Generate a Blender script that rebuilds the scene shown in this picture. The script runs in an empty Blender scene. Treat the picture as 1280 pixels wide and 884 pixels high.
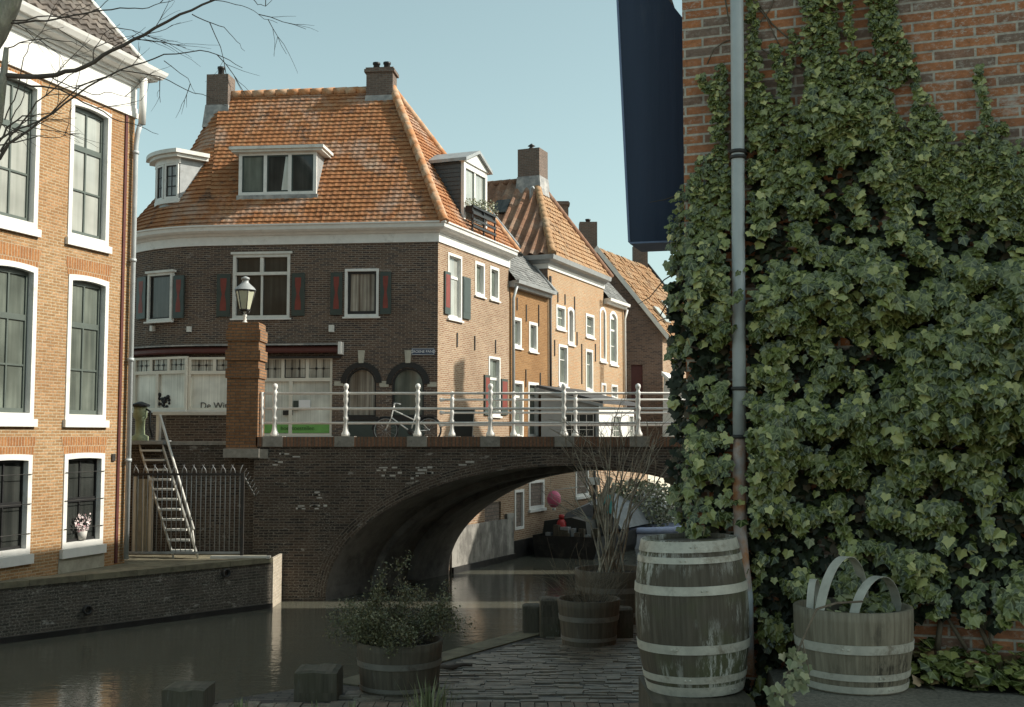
import bpy, math, random
from math import sin, cos, tan, atan, atan2, sqrt, pi, radians
from mathutils import Vector as V, noise
R = random.Random(7)
S = bpy.context.scene
COL = S.collection
FL = 1430.0; TH = atan(103 / FL); E = 3.48          # focal length (px of the 1280 px photo), pitch, eye height over water

# ---------------------------------------------------------------- picture ray -> place in the world
def ray(px, py):
    x = (px - 640) / FL; v = (442 - py) / FL
    d = V((x, cos(TH) - v * sin(TH), sin(TH) + v * cos(TH)))
    return d / d.y
def atY(px, py, Y):
    d = ray(px, py); return V((d.x * Y, Y, E + d.z * Y))
def atZ(px, py, z):
    d = ray(px, py); return atY(px, py, (z - E) / d.z)
def lerp(a, b, t): return a + (b - a) * t
def interp(x, xs, ys):
    if x <= xs[0]: return ys[0]
    for i in range(1, len(xs)):
        if x <= xs[i]:
            return ys[i-1] + (ys[i] - ys[i-1]) * (x - xs[i-1]) / (xs[i] - xs[i-1])
    return ys[-1]

# ---------------------------------------------------------------- objects
def tag(o, label=None, cat=None, group=None, kind=None):
    if label: o['label'] = label
    if cat: o['category'] = cat
    if group: o['group'] = group
    if kind: o['kind'] = kind
    return o
def thing(name, loc, label, cat, group=None):
    o = bpy.data.objects.new(name, None); o.location = loc; o.empty_display_size = .2
    COL.objects.link(o)
    return tag(o, label, cat, group)
def copy_tree(o, parent=None):
    c = o.copy(); COL.objects.link(c)
    if parent: c.parent = parent
    for ch in list(o.children): copy_tree(ch, c)
    return c
def root_loc(o):
    while o.parent: o = o.parent
    return V(o.location)

class MB:
    def __init__(s): s.v = []; s.f = []; s.uv = []; s.sm = []
    def poly(s, pts, uv=None, smooth=False):
        b = len(s.v); s.v.extend(V(p) for p in pts); s.f.append(tuple(range(b, b + len(pts)))); s.uv.append(uv); s.sm.append(smooth)
    def box(s, x0, x1, y0, y1, z0, z1):
        s.obox(V((x0, y0, z0)), V((x1 - x0, 0, 0)), V((0, y1 - y0, 0)), V((0, 0, z1 - z0)))
    def obox(s, o, a, b, c):
        o = V(o); a = V(a); b = V(b); c = V(c)
        p = [o, o+a, o+a+b, o+b, o+c, o+a+c, o+a+b+c, o+b+c]
        for q in ((3,2,1,0),(4,5,6,7),(0,1,5,4),(1,2,6,5),(2,3,7,6),(3,0,4,7)): s.poly([p[i] for i in q])
    def prism(s, pts, vec):
        vec = V(vec); pts = [V(p) for p in pts]; q = [p + vec for p in pts]; n = len(pts)
        s.poly(pts[::-1]); s.poly(q)
        for i in range(n):
            j = (i + 1) % n; s.poly([pts[i], pts[j], q[j], q[i]])
    def tube(s, pts, r, n=6, cap=True, smooth=True):
        pts = [V(p) for p in pts]; m = len(pts)
        if not hasattr(r, '__len__'): r = [r] * m
        b = len(s.v); up = None; L = 0
        for i, p in enumerate(pts):
            t = (pts[min(i+1, m-1)] - pts[max(i-1, 0)])
            if t.length < 1e-9: t = V((0, 0, 1))
            t.normalize()
            if up is None:
                up = V((0, 0, 1)) if abs(t.z) < .9 else V((0, 1, 0))
            x = t.cross(up)
            if x.length < 1e-6: x = t.cross(V((1, 0, 0)))
            x.normalize(); y = x.cross(t); up = y
            for k in range(n):
                a = 2 * pi * k / n; s.v.append(p + (x * cos(a) + y * sin(a)) * r[i])
        for i in range(m - 1):
            l2 = L + (pts[i+1] - pts[i]).length
            for k in range(n):
                j = (k + 1) % n
                s.f.append((b+i*n+k, b+i*n+j, b+(i+1)*n+j, b+(i+1)*n+k))
                w = 2 * pi * max(r[i], .01) / n
                s.uv.append([(k*w, L), ((k+1)*w, L), ((k+1)*w, l2), (k*w, l2)]); s.sm.append(smooth)
            L = l2
        if cap:
            s.f.append(tuple(b + k for k in range(n))[::-1]); s.uv.append(None); s.sm.append(False)
            s.f.append(tuple(b + (m-1)*n + k for k in range(n))); s.uv.append(None); s.sm.append(False)
    def lathe(s, c, prof, n=24, smooth=True, a0=0, a1=2*pi, axis=None):
        c = V(c); m = len(prof); b = len(s.v); full = abs(a1 - a0 - 2*pi) < 1e-6
        N = n if full else n + 1
        ax = V((0, 0, 1)) if axis is None else V(axis).normalized()
        x = ax.cross(V((0, 1, 0)));
        if x.length < .01: x = ax.cross(V((1, 0, 0)))
        x.normalize(); y = ax.cross(x)
        for (r, z) in prof:
            for k in range(N):
                a = a0 + (a1 - a0) * k / n
                s.v.append(c + (x * cos(a) + y * sin(a)) * r + ax * z)
        L = 0
        for i in range(m - 1):
            l2 = L + sqrt((prof[i+1][0]-prof[i][0])**2 + (prof[i+1][1]-prof[i][1])**2)
            for k in range(n):
                j = (k + 1) % N
                s.f.append((b+i*N+k, b+i*N+j, b+(i+1)*N+j, b+(i+1)*N+k))
                w = 2*pi*max(max(p[0] for p in prof), .01)/n
                s.uv.append([(k*w, L), ((k+1)*w, L), ((k+1)*w, l2), (k*w, l2)]); s.sm.append(smooth)
            L = l2
    def sphere(s, c, r, n=12, sq=1.0):
        s.lathe(c, [(r*sin(pi*i/n) + 1e-4, -r*sq*cos(pi*i/n)) for i in range(n+1)], n=max(8, n))
    def build(s, name, mat, parent=None, uvs=True):
        me = bpy.data.meshes.new(name)
        off = root_loc(parent) if parent else V((0, 0, 0))
        me.from_pydata([tuple(p - off) for p in s.v], [], s.f)
        if uvs:
            lay = me.uv_layers.new(name='UVMap'); data = []
            for f, uv in zip(s.f, s.uv):
                if uv is not None:
                    for q in uv: data.extend(q)
                    continue
                p = [s.v[i] for i in f]
                n = V((0, 0, 0))
                for i in range(len(p)):
                    a = p[i]; b = p[(i+1) % len(p)]
                    n += V(((a.y-b.y)*(a.z+b.z), (a.z-b.z)*(a.x+b.x), (a.x-b.x)*(a.y+b.y)))
                if n.length > 1e-12: n.normalize()
                if abs(n.z) > .97:
                    for q in p: data.extend((q.x, q.y))
                else:
                    if n.y > 0.2 or (abs(n.y) <= .2 and n.x < 0): n = -n
                    t = V((-n.y, n.x, 0)).normalized(); bb = n.cross(t)
                    for q in p: data.extend((q.dot(t), q.dot(bb)))
            lay.data.foreach_set('uv', data)
        if any(s.sm): me.polygons.foreach_set('use_smooth', s.sm)
        me.materials.append(mat); me.update()
        o = bpy.data.objects.new(name, me); COL.objects.link(o)
        if parent: o.parent = parent
        return o

def text_part(name, txt, size, origin, right, up, mat, parent, ext=.004, align='CENTER'):
    cu = bpy.data.curves.new(name, 'FONT'); cu.body = txt; cu.size = size; cu.extrude = ext
    cu.align_x = align; cu.align_y = 'CENTER'
    ob = bpy.data.objects.new(name + '_tmp', cu); COL.objects.link(ob)
    bpy.context.view_layer.update()
    dg = bpy.context.evaluated_depsgraph_get()
    me = bpy.data.meshes.new_from_object(ob.evaluated_get(dg)); bpy.data.objects.remove(ob)
    r = V(right).normalized(); u = V(up).normalized(); n = r.cross(u); off = root_loc(parent)
    for v in me.vertices: v.co = V(origin) + r * v.co.x + u * v.co.y + n * v.co.z - off
    me.materials.clear(); me.materials.append(mat)
    o = bpy.data.objects.new(name, me); COL.objects.link(o); o.parent = parent
    return o

# ---------------------------------------------------------------- materials
def new_mat(name):
    m = bpy.data.materials.new(name); m.use_nodes = True
    nt = m.node_tree; b = nt.nodes['Principled BSDF']; return m, nt, b
def nd(nt, t, **k):
    n = nt.nodes.new(t)
    for a, v in k.items():
        if a in ('inp',):
            for kk, vv in v.items():
                if hasattr(vv, 'is_output'): nt.links.new(vv, n.inputs[kk])
                else: n.inputs[kk].default_value = vv
        else: setattr(n, a, v)
    return n
def c4(c): return (c[0], c[1], c[2], 1)
def mix(nt, fac, a, b, blend='MIX'):
    n = nt.nodes.new('ShaderNodeMix'); n.data_type = 'RGBA'; n.blend_type = blend
    for sock, v in ((n.inputs[0], fac), (n.inputs[6], a), (n.inputs[7], b)):
        if hasattr(v, 'is_output'): nt.links.new(v, sock)
        else: sock.default_value = v if not isinstance(v, tuple) else c4(v)
    return n.outputs[2]
def mth(nt, op, a, b=0.0, c=None):
    n = nt.nodes.new('ShaderNodeMath'); n.operation = op
    for i, v in enumerate((a, b) if c is None else (a, b, c)):
        if hasattr(v, 'is_output'): nt.links.new(v, n.inputs[i])
        else: n.inputs[i].default_value = v
    return n.outputs[0]
def ramp(nt, fac, stops):
    n = nt.nodes.new('ShaderNodeValToRGB'); nt.links.new(fac, n.inputs[0])
    e = n.color_ramp.elements
    while len(e) < len(stops): e.new(.5)
    for i, (p, c) in enumerate(stops):
        e[i].position = p; e[i].color = c4(c) if hasattr(c, '__len__') else (c, c, c, 1)
    return n.outputs[0]
def noise_n(nt, vec, scale, detail=4, rough=.6):
    n = nd(nt, 'ShaderNodeTexNoise', inp={'Vector': vec, 'Scale': scale, 'Detail': detail, 'Roughness': rough})
    return n.outputs['Fac']
def coords(nt):
    tc = nt.nodes.new('ShaderNodeTexCoord'); return tc.outputs['UV'], tc.outputs['Object']
def scaled(nt, vec, s):
    return nd(nt, 'ShaderNodeMapping', inp={'Vector': vec, 'Scale': s}).outputs[0]
def bump(nt, b, h, strength=.4, dist=.02):
    n = nd(nt, 'ShaderNodeBump', inp={'Height': h, 'Strength': strength, 'Distance': dist})
    nt.links.new(n.outputs[0], b.inputs['Normal'])

def brick_mat(name, c1, c2, mortar, stain=(.05, .045, .04), stain_amt=.5, bw=.215, rh=.066, ms=.011, lime=0.0, third=None, rough=.9, patch=None, speck=0.0):
    m, nt, b = new_mat(name); uv, ob = coords(nt)
    wob = nd(nt, 'ShaderNodeTexNoise', inp={'Vector': uv, 'Scale': 3.0, 'Detail': 2})
    off = nd(nt, 'ShaderNodeVectorMath', operation='MULTIPLY_ADD', inp={0: wob.outputs['Color'], 1: (.012, .008, 0)})
    nt.links.new(uv, off.inputs[2])
    br = nd(nt, 'ShaderNodeTexBrick', inp={'Vector': off.outputs[0], 'Color1': c4(c1), 'Color2': c4(c2), 'Mortar': c4(mortar), 'Scale': 1.0,
        'Mortar Size': ms, 'Mortar Smooth': .3, 'Bias': 0.0, 'Brick Width': bw, 'Row Height': rh})
    col = br.outputs['Color']
    if third:   # odd bricks of a third colour
        br2 = nd(nt, 'ShaderNodeTexBrick', inp={'Vector': off.outputs[0], 'Color1': (0, 0, 0, 1), 'Color2': (1, 1, 1, 1), 'Mortar': (0, 0, 0, 1), 'Scale': 1.0,
            'Mortar Size': ms, 'Mortar Smooth': .1, 'Bias': 0.0, 'Brick Width': bw, 'Row Height': rh})
        sel = ramp(nt, br2.outputs['Color'], [(.62, 0.0), (.74, 1.0)])
        col = mix(nt, sel, col, third)
    big = noise_n(nt, ob, .55, 6, .65)
    if patch:
        pn = noise_n(nt, ob, .28, 3, .5)
        col = mix(nt, ramp(nt, pn, [(.45, 0.0), (.6, .8)]), col, mix(nt, 1.0, col, patch, 'MULTIPLY'))
    st = ramp(nt, big, [(.42, 0.0), (.72, stain_amt)])
    col = mix(nt, st, col, mix(nt, .65, col, stain))
    fine = noise_n(nt, ob, 22, 5, .7)
    col = mix(nt, 1.0, col, ramp(nt, fine, [(.25, .6), (.75, 1.25)]), 'MULTIPLY')
    if speck:
        sp_ = noise_n(nt, scaled(nt, uv, (1, 1.6, 1)), 24, 9, .8); sp2 = noise_n(nt, ob, 1.7, 4, .6)
        col = mix(nt, mth(nt, 'MULTIPLY', ramp(nt, sp_, [(.52, 0.0), (.58, speck)]), ramp(nt, sp2, [(.38, .15), (.6, 1.0)])), col, (.55, .52, .46))
        col = mix(nt, mth(nt, 'MULTIPLY', ramp(nt, sp_, [(.36, speck), (.44, 0.0)]), .8), col, (.09, .075, .06))
    if lime:
        ln = noise_n(nt, scaled(nt, ob, (1, 1, 2.2)), 2.6, 8, .72)
        col = mix(nt, ramp(nt, ln, [(.6, 0.0), (.68, lime)]), col, (.5, .48, .44))
    nt.links.new(col, b.inputs['Base Color']); b.inputs['Roughness'].default_value = rough
    b.inputs['Specular IOR Level'].default_value = .25
    h = mth(nt, 'SUBTRACT', mth(nt, 'MULTIPLY', fine, .5), br.outputs['Fac'])
    bump(nt, b, h, .55, .012)
    return m
def plain(name, c, rough=.6, var=.2, scale=6, metal=0, bumpy=.0, stain=None, spec=.4, c2=None, stretch=(1, 1, 1), smin=.55, smax=.7, sscale=None):
    m, nt, b = new_mat(name); uv, ob = coords(nt)
    v = scaled(nt, ob, stretch)
    n = noise_n(nt, v, scale, 6, .65)
    col = mix(nt, 1.0, c, ramp(nt, n, [(.3, 1 - var), (.7, 1 + var * .6)]), 'MULTIPLY')
    if c2: col = mix(nt, ramp(nt, noise_n(nt, v, scale * .6, 5, .6), [(.42, 0.0), (.62, 1.0)]), col, c2)
    if stain: col = mix(nt, ramp(nt, noise_n(nt, v, sscale or scale * .45, 7, .75), [(smin, 0.0), (smax, .85)]), col, stain)
    nt.links.new(col, b.inputs['Base Color']); b.inputs['Roughness'].default_value = rough
    b.inputs['Metallic'].default_value = metal; b.inputs['Specular IOR Level'].default_value = spec
    if bumpy: bump(nt, b, n, bumpy, .02)
    return m
def tile_mat(name, c1, c2, c3, bw=.24, rh=.19, lichen=(.42, .38, .33), lich=.5, dark=(.06, .05, .045), dk=.5):
    m, nt, b = new_mat(name); uv, ob = coords(nt)
    br = nd(nt, 'ShaderNodeTexBrick', offset=0.0, inp={'Vector': uv, 'Color1': c4(c1), 'Color2': c4(c2), 'Mortar': c4(c2), 'Scale': 1.0,
        'Mortar Size': .0, 'Bias': .0, 'Brick Width': bw, 'Row Height': rh})
    br2 = nd(nt, 'ShaderNodeTexBrick', offset=0.0, inp={'Vector': uv, 'Color1': (0, 0, 0, 1), 'Color2': (1, 1, 1, 1), 'Mortar': (0, 0, 0, 1), 'Scale': 1.0,
        'Mortar Size': .0, 'Bias': .0, 'Brick Width': bw, 'Row Height': rh})
    col = mix(nt, ramp(nt, br2.outputs['Color'], [(.7, 0.0), (.9, .5)]), br.outputs['Color'], c3)
    n1 = noise_n(nt, ob, .7, 7, .7); n2 = noise_n(nt, ob, 1.6, 7, .75); n3 = noise_n(nt, ob, 14, 5, .7)
    col = mix(nt, ramp(nt, n1, [(.5, 0.0), (.68, lich)]), col, lichen)
    col = mix(nt, ramp(nt, n2, [(.55, 0.0), (.66, dk)]), col, dark)
    col = mix(nt, 1.0, col, ramp(nt, n3, [(.25, .65), (.75, 1.25)]), 'MULTIPLY')
    nt.links.new(col, b.inputs['Base Color']); b.inputs['Roughness'].default_value = .85
    b.inputs['Specular IOR Level'].default_value = .3
    bump(nt, b, n3, .3, .01)
    return m
def glass_mat(name, c1, c2, stripe=14, rough=.06, spec=.6, amt=.6):
    m, nt, b = new_mat(name); uv, ob = coords(nt)
    n = noise_n(nt, scaled(nt, uv, (stripe, .25, 1)), 1.0, 3, .6)
    n2 = noise_n(nt, ob, 1.1, 3, .5)
    col = mix(nt, ramp(nt, n, [(.35, 0.0), (.65, 1.0)]), c1, c2)
    col = mix(nt, amt, col, mix(nt, 1.0, col, ramp(nt, n2, [(.35, .45), (.65, 1.25)]), 'MULTIPLY'))
    nt.links.new(col, b.inputs['Base Color']); b.inputs['Roughness'].default_value = rough
    b.inputs['Specular IOR Level'].default_value = spec
    bump(nt, b, n2, .03, .05)
    return m
def wood_mat(name, c1, c2, stain=(.3, .3, .27), st=.5, sc=1.0, rough=.75, smin=.56, smax=.66, green=None):
    m, nt, b = new_mat(name); uv, ob = coords(nt)
    g = noise_n(nt, scaled(nt, uv, (26 * sc, 1.5 * sc, 1)), 1.0, 6, .65)
    col = mix(nt, ramp(nt, g, [(.3, 0.0), (.7, 1.0)]), c1, c2)
    s = noise_n(nt, scaled(nt, uv, (14 * sc, 3.0 * sc, 1)), 1.0, 8, .78)
    s2 = noise_n(nt, ob, 2.3, 3, .5)
    f = mth(nt, 'MULTIPLY', ramp(nt, s, [(smin, 0.0), (smax, 1.0)]), ramp(nt, s2, [(.45, 0.0), (.6, st)]))
    if green:
        col = mix(nt, ramp(nt, noise_n(nt, ob, 1.9, 4, .6), [(.45, 0.0), (.65, .8)]), col, green)
    col = mix(nt, f, col, stain)
    nt.links.new(col, b.inputs['Base Color']); b.inputs['Roughness'].default_value = rough
    b.inputs['Specular IOR Level'].default_value = .35
    bump(nt, b, g, .35, .01)
    return m
def leaf_mat(name, ca, cb, cc=None, vein=None, rough=.42, spec=.5):
    m, nt, b = new_mat(name); uv, ob = coords(nt)
    geo = nt.nodes.new('ShaderNodeNewGeometry')
    rnd = geo.outputs['Random Per Island']
    st = [(0.0, ca), (.55, tuple(lerp(a_, b_, .4) for a_, b_ in zip(ca, cb))), (.85, cb)]
    if cc: st.append((.97, cc))
    col = ramp(nt, rnd, st)
    if vein:
        sep = nt.nodes.new('ShaderNodeSeparateXYZ'); nt.links.new(uv, sep.inputs[0])
        x = mth(nt, 'ABSOLUTE', sep.outputs[0]); y = sep.outputs[1]
        d1 = mth(nt, 'ABSOLUTE', mth(nt, 'ADD', mth(nt, 'MULTIPLY', x, .56), mth(nt, 'MULTIPLY', y, .83)))
        d = mth(nt, 'MINIMUM', x, d1)
        col = mix(nt, ramp(nt, d, [(.0, .55), (.09, 0.0)]), col, vein)
    nt.links.new(col, b.inputs['Base Color']); b.inputs['Roughness'].default_value = rough
    b.inputs['Specular IOR Level'].default_value = spec
    return m

M = {}
M['brick_left'] = brick_mat('orange_brick', (.37, .215, .098), (.28, .16, .072), (.45, .365, .245), stain=(.24, .115, .05), stain_amt=.6, third=(.44, .26, .13), patch=(.88, .76, .66), bw=.21, rh=.056, ms=.010)
M['lintel_left'] = brick_mat('orange_soldier_brick', (.40, .185, .07), (.31, .13, .048), (.42, .31, .2), bw=.07, rh=.3, ms=.01, stain_amt=.3)
M['brick_front'] = brick_mat('dark_brown_brick', (.105, .068, .050), (.165, .105, .074), (.27, .225, .18), stain=(.05, .04, .035), stain_amt=.5, third=(.06, .045, .042), lime=.3, rh=.058)
M['brick_right'] = brick_mat('buff_brick', (.30, .19, .115), (.42, .28, .175), (.46, .39, .30), stain=(.16, .10, .06), stain_amt=.7, third=(.27, .15, .085), rh=.058)
M['brick_gold'] = brick_mat('ochre_brick', (.31, .165, .065), (.24, .12, .045), (.33, .225, .125), stain=(.17, .08, .03), stain_amt=.7, ms=.009, rh=.06)
M['brick_yellow'] = brick_mat('yellow_brick', (.40, .265, .15), (.49, .34, .205), (.46, .37, .27), stain=(.3, .16, .07), stain_amt=.5, third=(.45, .25, .12), rh=.06)
M['brick_gable'] = brick_mat('weathered_gable_brick', (.19, .125, .095), (.26, .17, .125), (.25, .21, .18), stain=(.08, .06, .05), stain_amt=.7, third=(.12, .085, .07))
M['brick_bridge'] = brick_mat('sooty_bridge_brick', (.085, .062, .049), (.13, .092, .070), (.18, .155, .125), stain=(.03, .027, .024), stain_amt=.75, third=(.045, .037, .033), lime=.6, rh=.058, speck=.35)
M['brick_coping'] = brick_mat('red_soldier_brick', (.29, .155, .095), (.20, .115, .075), (.15, .125, .10), bw=.075, rh=.6, ms=.013, stain_amt=.6)
M['brick_pillar'] = brick_mat('brown_pillar_brick', (.33, .175, .085), (.25, .125, .06), (.15, .12, .09), stain=(.12, .06, .035), stain_amt=.5, ms=.012)
M['brick_ivy'] = brick_mat('old_red_brick', (.56, .215, .085), (.38, .14, .065), (.56, .51, .43), stain=(.17, .13, .105), stain_amt=.7, third=(.25, .17, .13), bw=.235, rh=.064, ms=.0085, lime=.75, speck=.75)
M['brick_quay'] = brick_mat('mossy_quay_brick', (.075, .066, .055), (.12, .10, .082), (.15, .135, .11), stain=(.028, .027, .022), stain_amt=.85, third=(.06, .055, .046), lime=.6, rh=.056, speck=.4)
M['brick_quay_end'] = brick_mat('pale_quay_brick', (.42, .36, .28), (.5, .43, .34), (.5, .46, .38), stain=(.2, .16, .12), stain_amt=.5)
M['chimney_brick'] = brick_mat('chimney_brick', (.14, .10, .08), (.20, .14, .11), (.2, .18, .155), stain=(.06, .05, .045), stain_amt=.7)
M['paver'] = brick_mat('terrace_clinker', (.085, .076, .064), (.15, .13, .108), (.022, .02, .018), stain=(.03, .028, .024), stain_amt=.7, bw=.2, rh=.055, ms=.008, third=(.05, .045, .04), rough=.6)
M['street'] = brick_mat('street_clinker', (.19, .15, .125), (.25, .20, .165), (.12, .11, .1), bw=.2, rh=.1)
M['tile_orange'] = tile_mat('orange_roof_tile', (.38, .168, .07), (.29, .122, .052), (.43, .235, .115), bw=.19, rh=.17, lich=.6, dk=.85)
M['tile_brown'] = tile_mat('brown_pantile', (.22, .12, .075), (.30, .155, .09), (.36, .25, .17), bw=.3, rh=.32, lichen=(.34, .3, .25), lich=.6)
M['tile_buff'] = tile_mat('buff_roof_tile', (.40, .245, .13), (.32, .18, .092), (.45, .32, .19), bw=.26, rh=.22, lichen=(.36, .32, .24), dk=.6)
M['tile_red'] = tile_mat('bright_orange_tile', (.62, .29, .12), (.52, .22, .09), (.6, .36, .2), lich=.2, dk=.2)
M['tile_slate'] = tile_mat('grey_slate', (.15, .155, .15), (.21, .215, .21), (.26, .26, .25), bw=.2, rh=.13, lichen=(.3, .3, .28), lich=.4)
M['tile_dark'] = tile_mat('dark_pantile', (.10, .085, .075), (.16, .135, .115), (.24, .20, .17), bw=.24, rh=.3, lich=.4)
M['hip_tile'] = plain('orange_ridge_tile', (.48, .215, .09), .85, .35, 5, c2=(.5, .34, .22))
M['white'] = plain('white_paint', (.72, .71, .67), .5, .10, 4, stain=(.40, .37, .32), smin=.56, smax=.76)
M['white_worn'] = plain('worn_white_paint', (.66, .65, .60), .55, .14, 4, stain=(.3, .28, .25), smin=.6, smax=.74)
M['cream'] = plain('cream_paint', (.70, .66, .56), .6, .1, 3)
M['rail_white'] = plain('rail_white_paint', (.74, .73, .69), .45, .12, 9, stain=(.3, .27, .24), smin=.62, smax=.7)
M['green_dark'] = plain('dark_green_paint', (.045, .062, .055), .4, .15, 6)
M['sash_green'] = plain('grey_green_paint', (.10, .12, .105), .4, .12, 6)
M['red_paint'] = plain('dark_red_paint', (.20, .042, .03), .5, .2, 6)
M['oxblood'] = plain('oxblood_paint', (.10, .032, .028), .5, .2, 6)
M['black'] = plain('black_paint', (.018, .018, .018), .45, .2, 8)
M['iron'] = plain('dark_iron', (.05, .048, .045), .55, .3, 12, metal=.3, stain=(.12, .07, .045))
M['grey_clad'] = plain('blue_grey_cladding', (.065, .085, .095), .55, .15, 3)
M['zinc'] = plain('weathered_zinc', (.33, .345, .345), .5, .2, 4, metal=.2, stain=(.2, .2, .19))
M['lead'] = plain('lead_flashing', (.24, .24, .235), .6, .25, 5, c2=(.42, .4, .37))
M['stone'] = plain('grey_stone', (.30, .285, .25), .8, .3, 7, bumpy=.3, stain=(.1, .095, .085))
M['keystone'] = plain('pale_keystone', (.46, .44, .36), .8, .2, 7, stain=(.3, .28, .24))
M['plaster'] = plain('stained_plaster', (.36, .345, .31), .85, .25, 3, bumpy=.3, stain=(.10, .095, .085), smin=.45, smax=.62, stretch=(1, 1, .5))
M['plinth'] = plain('mossy_plaster', (.36, .34, .27), .85, .25, 4, stain=(.12, .125, .07), bumpy=.3)
M['concrete'] = plain('pebbled_concrete', (.22, .20, .16), .6, .55, 45, bumpy=.7, stain=(.5, .47, .4), smin=.62, smax=.68, sscale=60, spec=.5)
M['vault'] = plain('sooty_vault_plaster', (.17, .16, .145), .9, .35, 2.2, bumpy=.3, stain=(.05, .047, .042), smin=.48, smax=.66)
M['lime_brick'] = plain('limed_brick', (.55, .53, .49), .9, .3, 30)
M['soil'] = plain('dark_soil', (.035, .028, .02), .95, .5, 30, bumpy=.6)
M['moss'] = plain('mossy_quay_top', (.14, .125, .085), .9, .35, 6, bumpy=.4, c2=(.20, .18, .12), stain=(.06, .06, .035))
M['glass_pale'] = glass_mat('pale_curtain_reflection_glass', (.43, .44, .40), (.31, .325, .29), 5, amt=.4)  # curtain stripes, with a pale reflection put into the pane colour
M['glass_mid'] = glass_mat('grey_green_glass', (.20, .225, .19), (.09, .105, .09), 4)
M['glass_dark'] = glass_mat('dark_glass', (.025, .028, .026), (.05, .053, .048), 6, spec=.5)
M['glass_net'] = glass_mat('net_curtained_glass', (.10, .10, .09), (.03, .032, .03), 30, spec=.45)
M['glass_shop'] = glass_mat('shop_glass_with_blinds', (.74, .75, .68), (.56, .58, .52), 22, spec=.5)
M['glass_lead'] = glass_mat('leaded_glass', (.52, .52, .46), (.2, .2, .175), 16)
M['glass_curtain'] = glass_mat('glass_over_striped_curtain', (.44, .42, .36), (.10, .085, .07), 12)
M['lamp_glass'] = plain('milky_lamp_glass', (.50, .51, .38), .15, .12, 6, spec=.6)
M['blue'] = wood_mat('dark_blue_boards', (.026, .042, .078), (.034, .052, .094), st=.04, sc=.5, rough=.5)
M['blue_edge'] = plain('pale_blue_edge', (.2, .26, .4), .5, .1)  # paler blue than the boards, for the left and bottom strips
M['pipe'] = plain('grey_drainpipe', (.46, .49, .49), .4, .12, 5, stain=(.2, .21, .2), smin=.6, smax=.7, spec=.5)
M['pipe_rust'] = plain('rusty_drainpipe', (.46, .50, .52), .5, .2, 6, c2=(.45, .19, .07), stain=(.62, .62, .6))
M['timber'] = wood_mat('old_timber', (.045, .038, .028), (.135, .115, .085), st=.6, sc=.8, green=(.075, .07, .04))
M['stave'] = wood_mat('weathered_barrel_stave', (.060, .048, .034), (.135, .116, .086), stain=(.5, .49, .44), st=1.0, sc=1.3, green=(.10, .11, .05), smin=.49, smax=.56)
M['stave_pale'] = wood_mat('pale_tub_stave', (.135, .112, .078), (.32, .28, .205), stain=(.06, .05, .035), st=1.0, sc=1.3, smin=.5, smax=.6)
M['stave_dark'] = wood_mat('dark_tub_stave', (.070, .058, .042), (.14, .118, .087), st=.35, sc=1.2)
M['hoop'] = plain('galvanised_hoop', (.56, .53, .45), .6, .25, 9, metal=.1, stain=(.16, .125, .08), smin=.52, smax=.68)
M['hoop_dark'] = plain('dull_steel_hoop', (.22, .205, .175), .55, .2, 9, metal=.2, stain=(.08, .06, .045))
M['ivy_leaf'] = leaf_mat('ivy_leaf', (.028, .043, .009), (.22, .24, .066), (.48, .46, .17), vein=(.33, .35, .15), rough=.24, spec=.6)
M['ivy_inner'] = leaf_mat('old_ivy_leaf_gap_shade', (.012, .017, .006), (.026, .033, .012), (.07, .05, .025), rough=.5, spec=.3)  # old inner leaves, coloured darker still to paint shade into the gaps
M['ivy_stem'] = plain('ivy_stem', (.17, .135, .095), .85, .3, 20)
M['dead_leaf'] = leaf_mat('fallen_leaf', (.09, .10, .045), (.30, .16, .07), (.5, .4, .26))
M['bush_leaf'] = leaf_mat('small_shrub_leaf', (.085, .088, .04), (.18, .17, .08), (.28, .25, .14))
M['pale_leaf'] = leaf_mat('variegated_leaf', (.16, .18, .09), (.42, .43, .30), (.62, .6, .48))
M['dry_twig'] = plain('dry_twig', (.20, .17, .125), .85, .3, 20)
M['pale_twig'] = plain('pale_shrub_stem', (.42, .38, .30), .8, .3, 14, c2=(.16, .14, .11))
M['bark'] = plain('grey_bark', (.36, .345, .28), .9, .55, 22, bumpy=.9, c2=(.20, .19, .15), stretch=(1, 1, .35), stain=(.30, .33, .2))
M['twig_dark'] = plain('dark_twig', (.085, .068, .055), .8, .3, 10)
M['grass'] = leaf_mat('grass_blade', (.12, .14, .06), (.30, .32, .17), (.4, .38, .24))
M['bin'] = plain('dark_bin_plastic', (.022, .026, .024), .45, .1)
M['tarp'] = plain('grey_tarp', (.22, .23, .235), .6, .25, 3, bumpy=.3)
M['hull'] = plain('dark_hull', (.022, .021, .02), .5, .4, 5, stain=(.07, .06, .05))
M['hull_white'] = plain('white_hull', (.62, .63, .68), .4, .1)
M['hull_blue'] = plain('blue_white_tube', (.42, .46, .62), .5, .2)
M['red_bottle'] = plain('red_gas_bottle', (.36, .03, .03), .4, .1)
M['pink'] = plain('pink_buoy', (.62, .13, .22), .45, .1)
M['pump_green'] = plain('pale_green_paint', (.32, .37, .22), .6, .35, 9, stain=(.08, .08, .06))
M['terracotta'] = plain('white_pot', (.5, .48, .44), .6, .1)
M['flower'] = leaf_mat('flower_head', (.6, .5, .48), (.7, .6, .6), (.5, .12, .18))
M['banner'] = plain('green_banner', (.17, .40, .10), .5, .1)
M['banner_text'] = plain('dark_green_lettering', (.05, .13, .03), .5, .1)
M['sign_blue'] = plain('navy_enamel', (.012, .03, .075), .3, .1)
M['sign_white'] = plain('white_enamel', (.8, .8, .8), .3, .05)
M['letter'] = plain('dark_lettering', (.05, .05, .045), .5, .1)
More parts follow.
